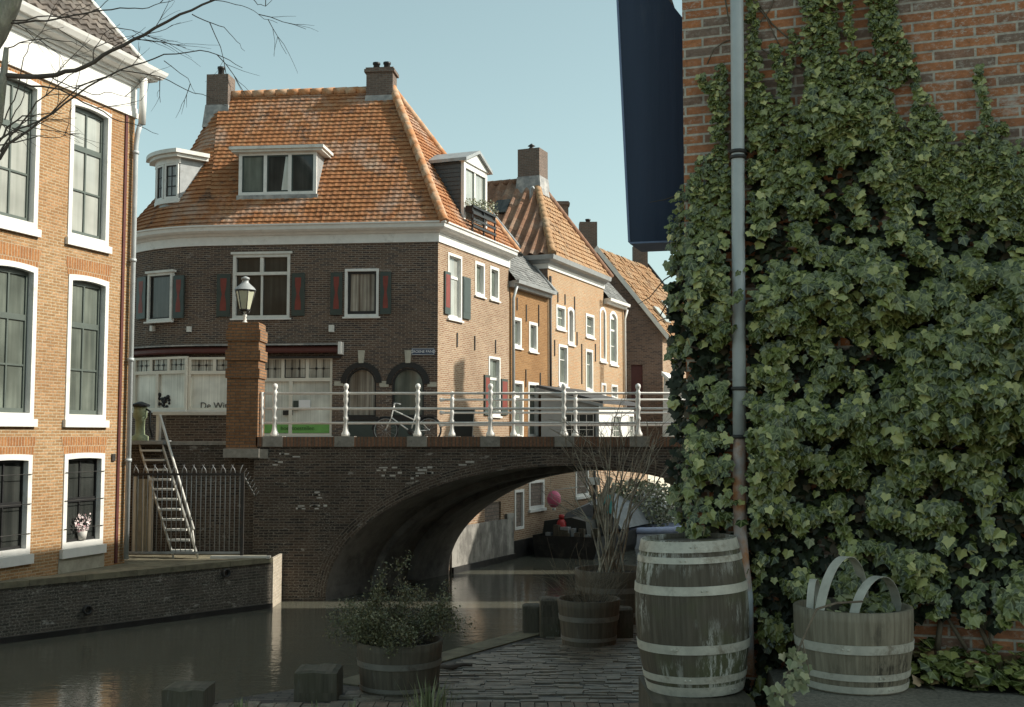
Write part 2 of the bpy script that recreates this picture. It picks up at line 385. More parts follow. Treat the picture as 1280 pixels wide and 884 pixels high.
M['terrain'] = plain('dark_mud', (.06, .055, .045), .95, .3, .5)
M['plaster_cream'] = plain('cream_plaster', (.66, .61, .50), .85, .12, 2, stain=(.4, .36, .28))
M['shed_grey'] = plain('grey_shed_boards', (.30, .315, .31), .6, .12, 3)
M['shed_roof'] = plain('dark_felt', (.06, .062, .065), .7, .2, 4)
def water_mat():
    m, nt, b = new_mat('canal_water'); uv, ob = coords(nt)
    b.inputs['Base Color'].default_value = (.10, .10, .078, 1); b.inputs['Roughness'].default_value = .02
    b.inputs['IOR'].default_value = 1.40; b.inputs['Specular IOR Level'].default_value = .5
    v = scaled(nt, ob, (1.0, 2.2, 1))
    h = mth(nt, 'ADD', mth(nt, 'MULTIPLY', noise_n(nt, v, 1.3, 3, .5), .55), mth(nt, 'MULTIPLY', noise_n(nt, v, 5.5, 3, .6), .45))
    bump(nt, b, h, .085, .12)
    return m
M['water'] = water_mat()
# ================================================================ facades
class Fac:
    """vertical plane: walk along d, outside is on the right"""
    def __init__(s, p0, d):
        s.p0 = V((p0[0], p0[1], 0)); s.d = V((d[0], d[1], 0)).normalized(); s.n = V((s.d.y, -s.d.x, 0))
    def pt(s, a, z, o=0.0): return s.p0 + s.d * a + s.n * o + V((0, 0, z))
    def px(s, x, y, o=0.0):
        r = ray(x, y); q = s.p0 + s.n * o
        k = (q.x * s.n.x + q.y * s.n.y) / (r.x * s.n.x + r.y * s.n.y)
        w = V((r.x * k, r.y * k, E + r.z * k)); return (w - s.p0).dot(s.d), w.z
    def rect(s, x0, y0, x1, y1, o=0.0):
        a, _ = s.px(x0, (y0+y1)/2, o); b, _ = s.px(x1, (y0+y1)/2, o)
        _, zt = s.px((x0+x1)/2, y0, o); _, zb = s.px((x0+x1)/2, y1, o)
        return (a, b, zb, zt)
    def box(s, mb, a0, a1, z0, z1, o0, o1):
        mb.obox(s.pt(a0, z0, o1), s.d * (a1-a0), s.n * (o0-o1), V((0, 0, z1-z0)))

def arc(s0, s1, zs, top, n=10):
    rise = top - zs; w = (s1 - s0) / 2; c = (s0 + s1) / 2
    if rise <= 1e-4: return [(s1, zs), (s0, zs)]
    if rise >= w * .98: return [(c + w * cos(pi*i/n), zs + rise * sin(pi*i/n)) for i in range(n+1)]
    r = (w*w + rise*rise) / (2*rise); zc = top - r; a = atan2(zs - zc, w)
    return [(c + r * cos(a + (pi - 2*a)*i/n), zc + r * sin(a + (pi - 2*a)*i/n)) for i in range(n+1)]

def wall(mb, F, s0, s1, z0, z1, holes=(), depth=.14):
    xs = sorted({s0, s1} | {h[0] for h in holes} | {h[1] for h in holes})
    zs = sorted({z0, z1} | {h[2] for h in holes} | {h[3] for h in holes})
    for i in range(len(xs)-1):
        for j in range(len(zs)-1):
            a, b, c, d = xs[i], xs[i+1], zs[j], zs[j+1]
            if b - a < 1e-5 or d - c < 1e-5: continue
            m = ((a+b)/2, (c+d)/2)
            if any(h[0] < m[0] < h[1] and h[2] < m[1] < h[3] for h in holes): continue
            mb.poly([F.pt(a, c), F.pt(b, c), F.pt(b, d), F.pt(a, d)])
    for h in holes:
        a, b, c, d = h[:4]; rise = h[4] if len(h) > 4 else 0
        ol = [(a, c), (b, c)] + arc(a, b, d - rise, d)
        for i in range(len(ol)):
            p, q = ol[i], ol[(i+1) % len(ol)]
            mb.poly([F.pt(p[0], p[1]), F.pt(q[0], q[1]), F.pt(q[0], q[1], -depth), F.pt(p[0], p[1], -depth)])
        if rise:
            A = arc(a, b, d - rise, d)
            for i in range(len(A)-1):
                p, q = A[i], A[i+1]
                mb.poly([F.pt(q[0], q[1]), F.pt(p[0], p[1]), F.pt(p[0], d), F.pt(q[0], d)])

def window(parent, F, r, cols=(.5,), rows=(.5,), fw=.09, frame='white', sash='sash_green', pane='glass_mid', depth=.13, proud=.02, rise=0.0,
           thick=(), sill=.0, inner=.035, mun=.028, name='window', sill_mat='white', o0=0.0, label=None, rods=0):
    a, b, c, d = r
    inset = lambda f: (a+f, b-f, c+f, d-f)
    ri = rise if rise < (b-a)/2*.95 else (b-a)/2 - fw
    def outline(f, rr):
        a2, b2, c2, d2 = inset(f); return [(a2, c2), (b2, c2)] + arc(a2, b2, d2-rr, d2)
    O = outline(0, rise); I = outline(fw, ri)
    mb = MB(); n = len(O)
    for i in range(n):
        j = (i+1) % n; p, q, u, w = O[i], O[j], I[j], I[i]
        P = lambda t, o: F.pt(t[0], t[1], o + o0)
        mb.poly([P(p, proud), P(q, proud), P(u, proud), P(w, proud)])
        mb.poly([P(w, proud), P(u, proud), P(u, -depth), P(w, -depth)])
        mb.poly([P(q, proud), P(p, proud), P(p, -depth), P(q, -depth)])
    w_ = mb.build(name, M[frame], parent)
    if label: w_['label'] = label
    a2, b2, c2, d2 = inset(fw); od = o0 - depth * .55
    ms = MB()
    if sash:
        zs = d2 - ri
        for (x0, x1, z0, z1) in ((a2, a2+inner, c2, d2), (b2-inner, b2, c2, d2), (a2+inner, b2-inner, c2, c2+inner*1.4), (a2+inner, b2-inner, d2-ri-inner, d2)):
            if rise > .25 and z1 == d2: 
                if z0 == zs - inner: continue
                z1 = zs
            F.box(ms, x0, x1, z0, z1, od, od-.05)
        for q in cols:
            x = lerp(a2, b2, q); F.box(ms, x-mun/2, x+mun/2, c2+inner*1.4, d2-.002, od-.004, od-.045)
        for q in rows:
            z = lerp(c2, d2, q); t = mun*1.5 if q in thick else mun/2
            F.box(ms, a2+inner, b2-inner, z-t, z+t, od-.002 if q in thick else od-.006, od-.044)
        ms.build('sash', M[sash], w_)
    mp = MB(); og = od - .03
    J = outline(fw*.98, ri)
    mp.poly([F.pt(p[0], p[1], og) for p in J])
    mp.build('pane', M[pane], w_)
    if sill:
        m3 = MB(); F.box(m3, a-.05, b+.05, c-sill, c-.003, o0+.07, o0-.05); m3.build('sill', M[sill_mat], w_)
    if rods:
        m4 = MB()
        for i in range(rods):
            z = lerp(c2, d2, (i+.5)/rods); m4.tube([F.pt(a+.02, z, .035), F.pt(b-.02, z, .035)], .007, 5)
        m4.build('security_rods', M['iron'], w_)
    return w_

def sweep(mb, path, prof, cap=True):
    P = [V((p[0], p[1], 0)) for p in path]; nrm = []
    for i in range(len(P)):
        ds = []
        if i > 0: ds.append((P[i]-P[i-1]).normalized())
        if i < len(P)-1: ds.append((P[i+1]-P[i]).normalized())
        ns = [V((d.y, -d.x, 0)) for d in ds]
        if len(ns) == 2:
            m = (ns[0]+ns[1]).normalized(); m /= max(.3, m.dot(ns[0]))
        else: m = ns[0]
        nrm.append(m)
    g = [[P[i] + nrm[i]*o + V((0, 0, z)) for (o, z) in prof] for i in range(len(P))]
    for i in range(len(P)-1):
        for j in range(len(prof)):
            k = (j+1) % len(prof)
            mb.poly([g[i][j], g[i+1][j], g[i+1][k], g[i][k]])
    if cap: mb.poly(g[0]); mb.poly(g[-1][::-1])
    return nrm

def tiled(mb, eL, eR, rL, rR, tw=.23, rh=.19, lift=.045, wave=.03, seg=4, jitter=.008, thick=True):
    """overlapping tile courses on a planar roof face (eave left/right, ridge left/right)"""
    eL, eR, rL, rR = V(eL), V(eR), V(rL), V(rR)
    ux = (eR-eL).normalized(); n = ux.cross((rL+rR)/2-(eL+eR)/2).normalized()
    if n.z < 0: n = -n
    up = n.cross(ux).normalized()
    if up.z < 0: up = -up
    H = (rL-eL).dot(up); rows = max(1, round(H/rh)); rh = H/rows
    xl = lambda v: lerp(0.0, (rL-eL).dot(ux), v/H)
    xr = lambda v: lerp((eR-eL).dot(ux), (rR-eL).dot(ux), v/H)
    lo = min(0, (rL-eL).dot(ux)); hi = max((eR-eL).dot(ux), (rR-eL).dot(ux)); st = tw/seg
    for i in range(rows):
        v0, v1 = i*rh, (i+1)*rh + .03
        if i == rows-1: v1 = H
        k0 = int(math.floor(lo/st)); k1 = int(math.ceil(hi/st)); jit = {}
        for k in range(k0, k1):
            a, b = k*st, (k+1)*st
            A0, B0 = max(a, xl(v0)), min(b, xr(v0)); A1, B1 = max(a, xl(min(v1, H))), min(b, xr(min(v1, H)))
            if B0 - A0 < 1e-4 and B1 - A1 < 1e-4: continue
            if B0 < A0: A0 = B0 = (A0+B0)/2
            if B1 < A1: A1 = B1 = (A1+B1)/2
            t = k//seg
            if t not in jit: jit[t] = R.uniform(-jitter, jitter)
            hh = lambda x: wave*(.5+.5*cos(2*pi*x/tw)) + jit[t]
            p = eL+ux*A0+up*v0+n*(lift+hh(A0)); q = eL+ux*B0+up*v0+n*(lift+hh(B0))
            r_ = eL+ux*B1+up*min(v1, H)+n*(.004+hh(B1)); s_ = eL+ux*A1+up*min(v1, H)+n*(.004+hh(A1))
            tu = (t+.02)*tw; u0, u1 = A0-lo, B0-lo
            uv = [(a-lo+.001, v0+.01), (b-lo-.001, v0+.01), (b-lo-.001, v0+rh-.01), (a-lo+.001, v0+rh-.01)]
            mb.poly([p, q, r_, s_], uv)
            if thick: mb.poly([p-n*(lift+.01), q-n*(lift+.01), q, p], [uv[0], uv[1], uv[1], uv[0]])

# ================================================================ the setting
WAT = MB(); WAT.poly([(-400, -60, 0), (400, -60, 0), (400, 700, 0), (-400, 700, 0)]); tag(WAT.build('canal_water', M['water']), kind='structure')
m = MB(); m.poly([(-900, -300, -1.6), (900, -300, -1.6), (900, 1500, -1.6), (-900, 1500, -1.6)]); tag(m.build('ground', M['terrain']), kind='structure')
Q1 = V((-4.88, 23.5, 0)); QD = V((.68, .733, 0)).normalized()
QB = Q1 - QD*34
ZQ = 1.0
def slab(name, pts, z0, z1, mat):
    mb = MB(); mb.prism([(p[0], p[1], z0) for p in pts], (0, 0, z1-z0)); return tag(mb.build(name, M[mat]), kind='structure')
QN = V((QD.y, -QD.x, 0))
i0, i1 = QB - QN*.32, Q1 - QN*.32 - QD*.0
slab('quay_pavement', [(i0.x, i0.y), (i1.x, i1.y-.2), (-5.2, 24.55), (-60, 24.9), (-60, i0.y)], -1.2, ZQ-.03, 'moss')
# street behind the retaining wall, on the left bank, and the deck over the vault
BK0 = V((-1.59+.2, 29.2, 0)); BD = V((.41, .912, 0)).normalized()
bk = lambda k: BK0 + BD*k
slab('left_bank_street', [(-60, 25.2), (-5.6, 25.2), (-3.3, 29.2), (BK0.x-.25, 29.2), (bk(13).x-.25, bk(13).y), (bk(60).x-.25, bk(60).y), (bk(60).x-60, 140), (-60, 140)], -1.2, 3.3, 'street')
# terrace of clinker pavers at the near right bank, concrete pavement at the ivy wall, right bank
slab('terrace_pavement', [(-2.28, 8.76), (-1.5, 9.44), (.17, 11.9), (6.3, 24.45), (14, 24.45), (14, 8.76)], -1.2, 1.48, 'paver')
m = MB(); RP = random.Random(4); yy = 8.765      # clinkers laid on edge in rows
while yy < 13.6:
    x = -1.62 + (yy-9.0)*.646 + .26 + RP.uniform(0, .2)*1 if yy > 9.0 else -1.4 + RP.uniform(0, .2)
    x1 = 2.4; rw_ = RP.uniform(.056, .064); tl = RP.uniform(-.004, .004)
    while x < x1:
        w_ = RP.uniform(.185, .215); h0 = 1.486 + tl + RP.uniform(-.006, .007); t1, t2 = RP.uniform(-.005, .005), RP.uniform(-.004, .004)
        p_ = [V((x+.004, yy+.004, h0)), V((x+w_-.004, yy+.004, h0+t1)), V((x+w_-.004, yy+rw_-.004, h0+t1+t2)), V((x+.004, yy+rw_-.004, h0+t2))]
        m.poly(p_)
        for i in range(4): j = (i+1) % 4; m.poly([V((p_[i].x, p_[i].y, 1.47)), V((p_[j].x, p_[j].y, 1.47)), p_[j], p_[i]])
        x += w_
    yy += rw_
tag(m.build('terrace_clinkers', plain('worn_clinker', (.23, .195, .15), .5, .45, 9, bumpy=.5, c2=(.14, .12, .095), stain=(.38, .34, .27), spec=.5)), kind='structure')
slab('near_pavement', [(-14, -30), (14, -30), (14, 8.4), (-14, 8.4)], -1.2, 1.42, 'concrete')
slab('concrete_pavement', [(1.36, 2.0), (12, 2.0), (12, 7.6), (1.62, 7.6), (1.5, 6.6)], 1.425, 2.06, 'concrete')
slab('right_bank_street', [(8.7, 29.25), (60, 29.25), (60, 140), (30, 140), (14.5, 45)], -1.2, 1.2, 'street')

# quay wall on the left with its stone kerb
qw = thing('quay_wall', (Q1.x, Q1.y, 0), 'long low mossy brick quay wall along the left side of the canal', 'quay wall')
FQ = Fac((QB.x, QB.y), (QD.x, QD.y)); LQ = 34
m = MB(); m.obox(FQ.pt(0, -1.2, -.3), FQ.d*LQ, -FQ.n*-.3, V((0, 0, 1.2+ZQ-.09))); m.build('wall', M['brick_quay'], qw)
m = MB()
k = 0.0
while k < LQ-.02:
    e = min(LQ, k+1.0); FQ.box(m, k+.004, e-.004, ZQ-.085, ZQ+.02+R.uniform(-.004, .004), .035, -.34); k = e
m.build('kerb_stone', M['moss'], qw)
FE = Fac((Q1.x+.0, Q1.y+.003), (0, 1)); m = MB()
m.obox(V((Q1.x-.03, Q1.y+.02, -1.2)), V((.05, 0, 0)), V((0, .92, 0)), V((0, 0, 1.2+ZQ+.0))); m.build('end_face', M['brick_quay_end'], qw)
m = MB(); m.obox(V((-6.1, 23.36, ZQ+.003)), V((1.2, 0, 0)), V((0, .13, 0)), V((0, 0, .05))); m.build('edge_strip', M['white_worn'], qw)
for (px, py) in ((108, 762), (281, 716)):
    s_, z_ = FQ.px(px, py); m = MB(); m.lathe(FQ.pt(s_, z_, .0), [(.085, 0), (.085, .09), (.06, .09), (.06, .0)], 12, axis=FQ.n); m.build('drain_outlet', M['iron'], qw)
# waterline ledge
m = MB(); FQ.box(m, 0, LQ, -.6, .10, .05, .004); m.build('waterline_ledge', M['hull'], qw)

# ================================================================ left house (orange brick)
C = V((-7.68, 22.9, 0)); LD = V((.31, .951, 0)).normalized()
LL = 13.0
FL_ = Fac((C.x - LD.x*LL, C.y - LD.y*LL), (LD.x, LD.y))
lh = thing('orange_brick_house', (C.x, C.y, ZQ), 'tall orange brick house with white cornice and sash windows at the left edge', 'house')
ZF = 9.93; ZC = 10.62
wins = []
def lwin(x0, y0, x1, y1): return list(FL_.rect(x0, y0, x1, y1))
top2 = lwin(86, 130, 137, 303); mid2 = lwin(83, 345, 133.5, 525); low2 = lwin(78.5, 566, 129, 683)
SP = 1.98
cols_ = []
for nm, r in (('t', top2), ('m', mid2), ('l', low2)):
    r.append(.035 if nm != 'l' else .02)
    for k in range(0, 5):
        cols_.append((nm, [r[0]-SP*k, r[1]-SP*k, r[2], r[3], r[4]]))
m = MB(); wall(m, FL_, 0, LL, ZQ-.2, ZF+.05, [c[1] for c in cols_], .16)
bk_n = -FL_.n
def prism_walls(mb, F, L, z0, z1, dep):
    a = F.pt(L, z0); b = F.pt(L, z0) - F.n*dep; c_ = F.pt(0, z0) - F.n*dep; d_ = F.pt(0, z0); h = V((0, 0, z1-z0))
    for p, q in ((a, b), (b, c_), (c_, d_)): mb.poly([p, q, q+h, p+h])
prism_walls(m, FL_, LL, ZQ-.2, ZC+.3, 8)
m.build('wall', M['brick_left'], lh)
for nm, r in cols_:
    if nm == 'l': window(lh, FL_, r[:4], (.5,), (.5,), .1, pane='glass_dark', sash='black', rise=r[4], sill=.17, thick=(.5,), rods=3, depth=.16)
    else: window(lh, FL_, r[:4], (.5,), ((1/3., 2/3.) if nm == 'm' else (.35, .68)), .10, pane='glass_pale' if nm == 't' else 'glass_mid', rise=r[4], sill=.14, thick=(2/3., .68), depth=.17, inner=.06, mun=.035)
for nm, r in cols_:   # soldier-course arches over the windows
    m = MB()
    A = arc(r[0]-.02, r[1]+.02, r[3]-r[4], r[3]+.004)
    for i in range(len(A)-1):
        p, q = A[i], A[i+1]; zt = r[3]+.30
        m.poly([FL_.pt(q[0], q[1], .004), FL_.pt(p[0], p[1], .004), FL_.pt(p[0]+(p[0]-(r[0]+r[1])/2)*.12, zt, .004), FL_.pt(q[0]+(q[0]-(r[0]+r[1])/2)*.12, zt, .004)])
    m.build('brick_arch', M['lintel_left'], lh)
# white entablature, cornice and gutter
path = [FL_.pt(0, 0), FL_.pt(LL, 0), FL_.pt(LL, 0) - FL_.n*1.2]
m = MB(); sweep(m, path, [(.0, ZF), (.05, ZF), (.05, ZF+.10), (.035, ZF+.105), (.035, ZF+.2), (.02, ZF+.205), (.02, ZC-.06), (.06, ZC-.05), (.06, ZC+.02), (.0, ZC+.02)]); m.build('frieze', M['white'], lh)
m = MB(); sweep(m, path, [(-.1, ZC+.02), (.12, ZC+.021), (.14, ZC+.09), (.22, ZC+.10), (.30, ZC+.12), (.32, ZC+.17), (.38, ZC+.18), (.44, ZC+.27), (.46, ZC+.33), (.36, ZC+.335), (.34, ZC+.25), (-.1, ZC+.25)]); m.build('cornice', M['white'], lh)
# roof with verge at the canal-street corner
a = FL_.pt(LL+.12, ZC+.3, .2); b = FL_.pt(0, ZC+.3, .2); up = -FL_.n*4.2 + V((0, 0, 4.6))
m = MB(); tiled(m, b, a, b+up, a+up-FL_.d*0, tw=.27, rh=.3, lift=.05, wave=.06); m.poly([b, a, a+up, b+up])
m.poly([b+up, a+up, a-FL_.n*8.4, b-FL_.n*8.4]); m.poly([a, a-FL_.n*8.4, a+up]); m.build('roof', M['tile_dark'], lh)
m = MB(); m.tube([a+FL_.n*.05+FL_.d*.03, a+up+FL_.d*.03], .07, 6); m.build('verge', M['white_worn'], lh)
# plaster plinth patches under the lower windows, wall vent plate
m = MB(); r = low2; FL_.box(m, r[0]-.08, r[1]+.06, ZQ-.1, r[2]-.18, .012, -.02); m.build('plaster_plinth', M['plinth'], lh)
s_, z_ = FL_.px(141, 572); m = MB(); FL_.box(m, s_-.05, s_+.05, z_-.07, z_+.07, .03, 0); m.build('wall_vent', M['iron'], lh)
# drainpipe at the corner: offset head under the gutter, swan neck and straight pipe
m = MB(); pt = lambda a, z, o: FL_.pt(LL+a, z, o)
m.tube([pt(-.04, ZC+.1, .22), pt(-.04, ZF-.15, .20)], .075, 10); m.build('hopper', M['white'], lh)
m = MB(); m.tube([pt(-.05, ZF-.1, .19), pt(-.07, ZF-.35, .12), pt(-.07, ZF-.6, .09), pt(-.07, ZQ+.05, .09)], .052, 10); m.build('drainpipe', M['pipe'], lh)
for z in (9.2, 7.0, 5.0, 3.0): m = MB(); m.lathe(pt(-.07, z, .09), [(.055, -.03), (.068, -.03), (.068, .03), (.055, .03)], 10); m.build('pipe_bracket', M['pipe'], lh)
m = MB(); m.box(*[0]*6) if False else None
FL_.box(m, LL-.32, LL-.25, ZQ, ZF-.02, .03, 0); m.build('corner_cable_duct', M['oxblood'], lh)

# ================================================================ big corner house
A = V((-8.95, 33.719, 0)); K = V((-2.15, 33.0, 0)); DF = (K-A).normalized()
FF = Fac((A.x, A.y), (DF.x, DF.y)); LF = (K-A).length
FR = Fac((K.x, K.y), (.365, .931)); LR = 5.62
cc = A - FF.n*4.2
aF = atan2(FF.n.y, FF.n.x)
def arcp(a, r=4.2): return V((cc.x + r*cos(a), cc.y + r*sin(a), 0))
angs = [aF - (radians(100))*(1-i/18.0) for i in range(19)]     # from far left round to the front
ch = thing('corner_house', (K.x, K.y, 3.3), 'big dark brick corner house with steep orange roof and shop windows behind the bridge', 'house')
ZW = 9.12
upW2 = FF.rect(291, 318, 362.5, 398); upW3 = FF.rect(431, 336, 473.5, 396)
shopR = list(FF.rect(326, 446, 415, 545)); shopR[0] = FF.px(282+3, 495)[0] + .9
arch1 = list(FF.rect(433, 460, 470, 521)); arch2 = list(FF.rect(490, 460, 530, 521))
for q in (arch1, arch2): q.append((q[1]-q[0])/2)
m = MB(); wall(m, FF, 0, LF, -.5, ZW+.02, [upW2, upW3, shopR, arch1, arch2], .16)
aw = [0.0]
for i in range(18): aw.append(aw[-1] + (arcp(angs[i+1])-arcp(angs[i])).length)
for i in range(18):
    p, q = arcp(angs[i]), arcp(angs[i+1]); u0, u1 = aw[i]-aw[-1]+A.dot(DF), aw[i+1]-aw[-1]+A.dot(DF)
    m.poly([p+V((0,0,-.5)), q+V((0,0,-.5)), q+V((0,0,ZW+.02)), p+V((0,0,ZW+.02))], [(u0, -.5), (u1, -.5), (u1, ZW), (u0, ZW)], True)
m.build('front_wall', M['brick_front'], ch)
rw1 = FR.rect(559.5, 318, 577, 399.5); rw2 = FR.rect(593.5, 328, 605.5, 370.5); rw3 = FR.rect(612.3, 334, 623.5, 375.5); rw4 = FR.rect(610.5, 446, 625, 520)
m = MB(); wall(m, FR, 0, LR, -.5, ZW+.02, [rw1, rw2, rw3, rw4], .14)
BR = FR.pt(LR, 0); BL = arcp(angs[0]); 
for p, q in ((BR, BR - FF.d*5.5), (BR - FF.d*5.5, BL)): m.poly([p, q, q+V((0,0,ZW)), p+V((0,0,ZW))])
m.build('side_wall', M['brick_right'], ch)
# windows of the front
window(ch, FF, upW2, (.5,), (), .085, pane='glass_dark', sash=None, frame='white_worn', sill=.05, label='three-light window with a white transom')
w_ = ch.children[-1]; a_, b_, c_, d_ = upW2
m = MB(); zt = lerp(c_, d_, .70); FF.box(m, a_+.085, b_-.085, zt-.045, zt+.045, .0, -.09); FF.box(m, (a_+b_)/2-.05, (a_+b_)/2+.05, zt+.045, d_-.085, -.002, -.09); FF.box(m, (a_+b_)/2-.03, (a_+b_)/2+.03, c_+.085, zt-.045, -.04, -.09); m.build('transom', M['white_worn'], w_)
m = MB(); FF.box(m, a_-.06, b_+.06, d_+.003, d_+.07, .06, -.02); m.build('head_board', M['white_worn'], w_)
window(ch, FF, upW3, (), (), .075, pane='glass_curtain', sash='black', frame='white', sill=.05, inner=.07)
# small window and left shop windows stand on the curved wall: flat frames a little proud of it
def curved_fac(px, py):
    best = None
    for i in range(400):
        a = aF - radians(100)*i/400; p = arcp(a); r = ray(px, py)
        dd = abs(p.x - r.x*p.y)
        if best is None or dd < best[0]: best = (dd, a, p)
        if dd < .02: break
    a, p = best[1], best[2]; n = V((cos(a), sin(a), 0)); d = V((-n.y, n.x, 0))
    return Fac((p.x, p.y), (d.x, d.y))
F1 = curved_fac(203, 372); r1 = F1.rect(187.5, 342, 218, 402)
window(ch, F1, r1, (), (), .075, pane='glass_net', sash='black', frame='white_worn', o0=.12, proud=.0, depth=.12, sill=.05)
m = MB(); F1.box(m, r1[0]-.06, r1[1]+.06, r1[3]+.003, r1[3]+.07, .17, 0); m.build('head_board', M['white_worn'], ch.children[-1])
Fs1 = curved_fac(206, 480); Fs2 = curved_fac(262, 480)
def shopfront(F, r, o0, lights, posts, letters=None):
    a, b, c, d = r
    w = window(ch, F, (a, b, c, d), (), (), .07, pane='glass_shop', sash=None, frame='cream', o0=o0, proud=.0, depth=.1, sill=.07, name='shop_window', sill_mat='white_worn')
    zt = lerp(c, d, .71); m = MB(); F.box(m, a+.07, b-.07, zt-.05, zt+.05, o0-.002, o0-.07)
    for q in posts: F.box(m, lerp(a, b, q)-.05, lerp(a, b, q)+.05, c+.07, zt-.05, o0-.004, o0-.07)
    for q in lights: F.box(m, lerp(a, b, q)-.045, lerp(a, b, q)+.045, zt+.05, d-.07, o0-.004, o0-.07)
    m.build('glazing_bar', M['cream'], w)
    m = MB(); L = [0] + list(lights) + [1]
    for i in range(len(L)-1):
        x0 = lerp(a, b, L[i])+(.07 if i == 0 else .045); x1 = lerp(a, b, L[i+1])-(.07 if i == len(L)-2 else .045)
        m.poly([F.pt(x0, zt+.05, o0-.07), F.pt(x1, zt+.05, o0-.07), F.pt(x1, d-.07, o0-.07), F.pt(x0, d-.07, o0-.07)])
    m.build('leaded_pane', M['glass_lead'], w)
    m = MB()
    for i in range(len(L)-1):
        x0 = lerp(a, b, L[i])+(.07 if i == 0 else .045); x1 = lerp(a, b, L[i+1])-(.07 if i == len(L)-2 else .045)
        for t in (.33, .67): F.box(m, lerp(x0, x1, t)-.006, lerp(x0, x1, t)+.006, zt+.05, d-.07, o0-.055, o0-.068)
        F.box(m, x0, x1, (zt+d-.02)/2-.006, (zt+d-.02)/2+.006, o0-.056, o0-.068)
        for t in (.33, .67): F.box(m, lerp(x0, x1, t)-.03, lerp(x0, x1, t)+.03, (zt+d-.02)/2-.03, (zt+d-.02)/2+.03, o0-.052, o0-.067)
        if i == 1: F.box(m, x0, x1, zt+.051, zt+.075, o0-.05, o0-.066); F.box(m, x0, x0+.025, zt+.076, d-.07, o0-.05, o0-.066); F.box(m, x1-.025, x1, zt+.076, d-.07, o0-.05, o0-.066)
    m.build('lead_pattern', M['black'], w)
    return w
rs1 = Fs1.rect(172, 447, 238, 513); rs2 = Fs2.rect(238.5, 447, 300, 513)
ws1 = shopfront(Fs1, rs1, .18, (.33, .66), (.45,)); ws2 = shopfront(Fs2, rs2, .19, (.52,), ())
q = Fs2.px(266.5, 507.5, .12)
text_part('window_lettering', 'De Wit', .27, Fs2.pt(q[0]+.02, q[1], .122), Fs2.d, (0, 0, 1), M['letter'], ws2)
ws3 = shopfront(FF, tuple(shopR), -.02, (.33, .66), (.44,))
a_, b_, c_, d_ = shopR; zb = c_ + .36
m = MB(); FF.box(m, a_+.075, b_-.075, c_+.085, zb, -.06, -.068); m.build('green_banner', M['banner'], ws3)
q = FF.px(372, 535.5, -.06); text_part('banner_lettering', 'hoortoestellen', .17, FF.pt(q[0], q[1]+.0, -.056), FF.d, (0, 0, 1), M['banner_text'], ws3)
# goods shown behind the right shop glass
m = MB()
for (x0, y0, x1, y1) in ((366, 501, 372, 513),): FF.box(m, *FF.rect(x0, y0, x1, y1), -.045, -.075)
m.build('display_box', M['green_dark'], ws3)
m = MB(); p = FF.rect(373, 500, 387, 511); FF.box(m, *p, -.04, -.075); m.build('display_card', M['sign_white'], ws3)
m = MB(); FF.box(m, *FF.rect(353, 513, 365, 519), -.04, -.075); m.build('display_camera', M['black'], ws3)
# potted things behind the left shop glass
m = MB(); q = Fs1.px(203, 506, .13)
for i in range(26): m.sphere(Fs1.pt(q[0]+R.gauss(0, .16), q[1]+R.gauss(.12, .13), .11), R.uniform(.03, .07), 6)
m.build('display_plant', M['black'], ws1)
# arched windows with dark surrounds and keystones
for q_, pn in ((arch1, 'glass_curtain'), (arch2, 'glass_mid')):
    a, b, c, d, rr = q_
    window(ch, FF, (a, b, c, d), (), (), .05, pane=pn, sash=None, frame='black', rise=rr, depth=.15, proud=-.02, name='arched_window')
    w = ch.children[-1]; m = MB(); n = 14
    O = [((a+b)/2 + (rr+.17)*cos(pi*i/n), d-rr+(rr+.17)*sin(pi*i/n)) for i in range(n+1)]; I = [((a+b)/2 + (rr+.01)*cos(pi*i/n), d-rr+(rr+.01)*sin(pi*i/n)) for i in range(n+1)]
    for i in range(n):
        m.poly([FF.pt(*O[i], .035), FF.pt(*O[i+1], .035), FF.pt(*I[i+1], .035), FF.pt(*I[i], .035)])
        m.poly([FF.pt(*O[i], .035), FF.pt(*O[i+1], .035), FF.pt(*O[i+1], -.01), FF.pt(*O[i], -.01)])
        m.poly([FF.pt(*I[i], .035), FF.pt(*I[i+1], .035), FF.pt(*I[i+1], -.06), FF.pt(*I[i], -.06)])
    m.build('arch_surround', M['black'], w)
    m = MB(); zc = d + .17; x = (a+b)/2
    m.prism([FF.pt(x-.07, zc-.03, -.02), FF.pt(x+.07, zc-.03, -.02), FF.pt(x+.1, zc+.34, -.02), FF.pt(x-.1, zc+.34, -.02)], FF.n*.08); m.build('keystone', M['keystone'], w)
    for sx in (a-.36, b+.1): m = MB(); FF.box(m, sx, sx+.26, d-rr-.08, d-rr+.05, .02, -.02); m.build('impost_stone', M['keystone'], w)
    m = MB(); FF.box(m, a-.08, b+.08, c-.1, c-.004, .05, -.02); m.build('sill', M['black'], w)
    m = MB(); FF.box(m, a-.02, b+.02, 3.3, c-.11, .012, -.02); m.build('lower_panel', M['green_dark'], w)
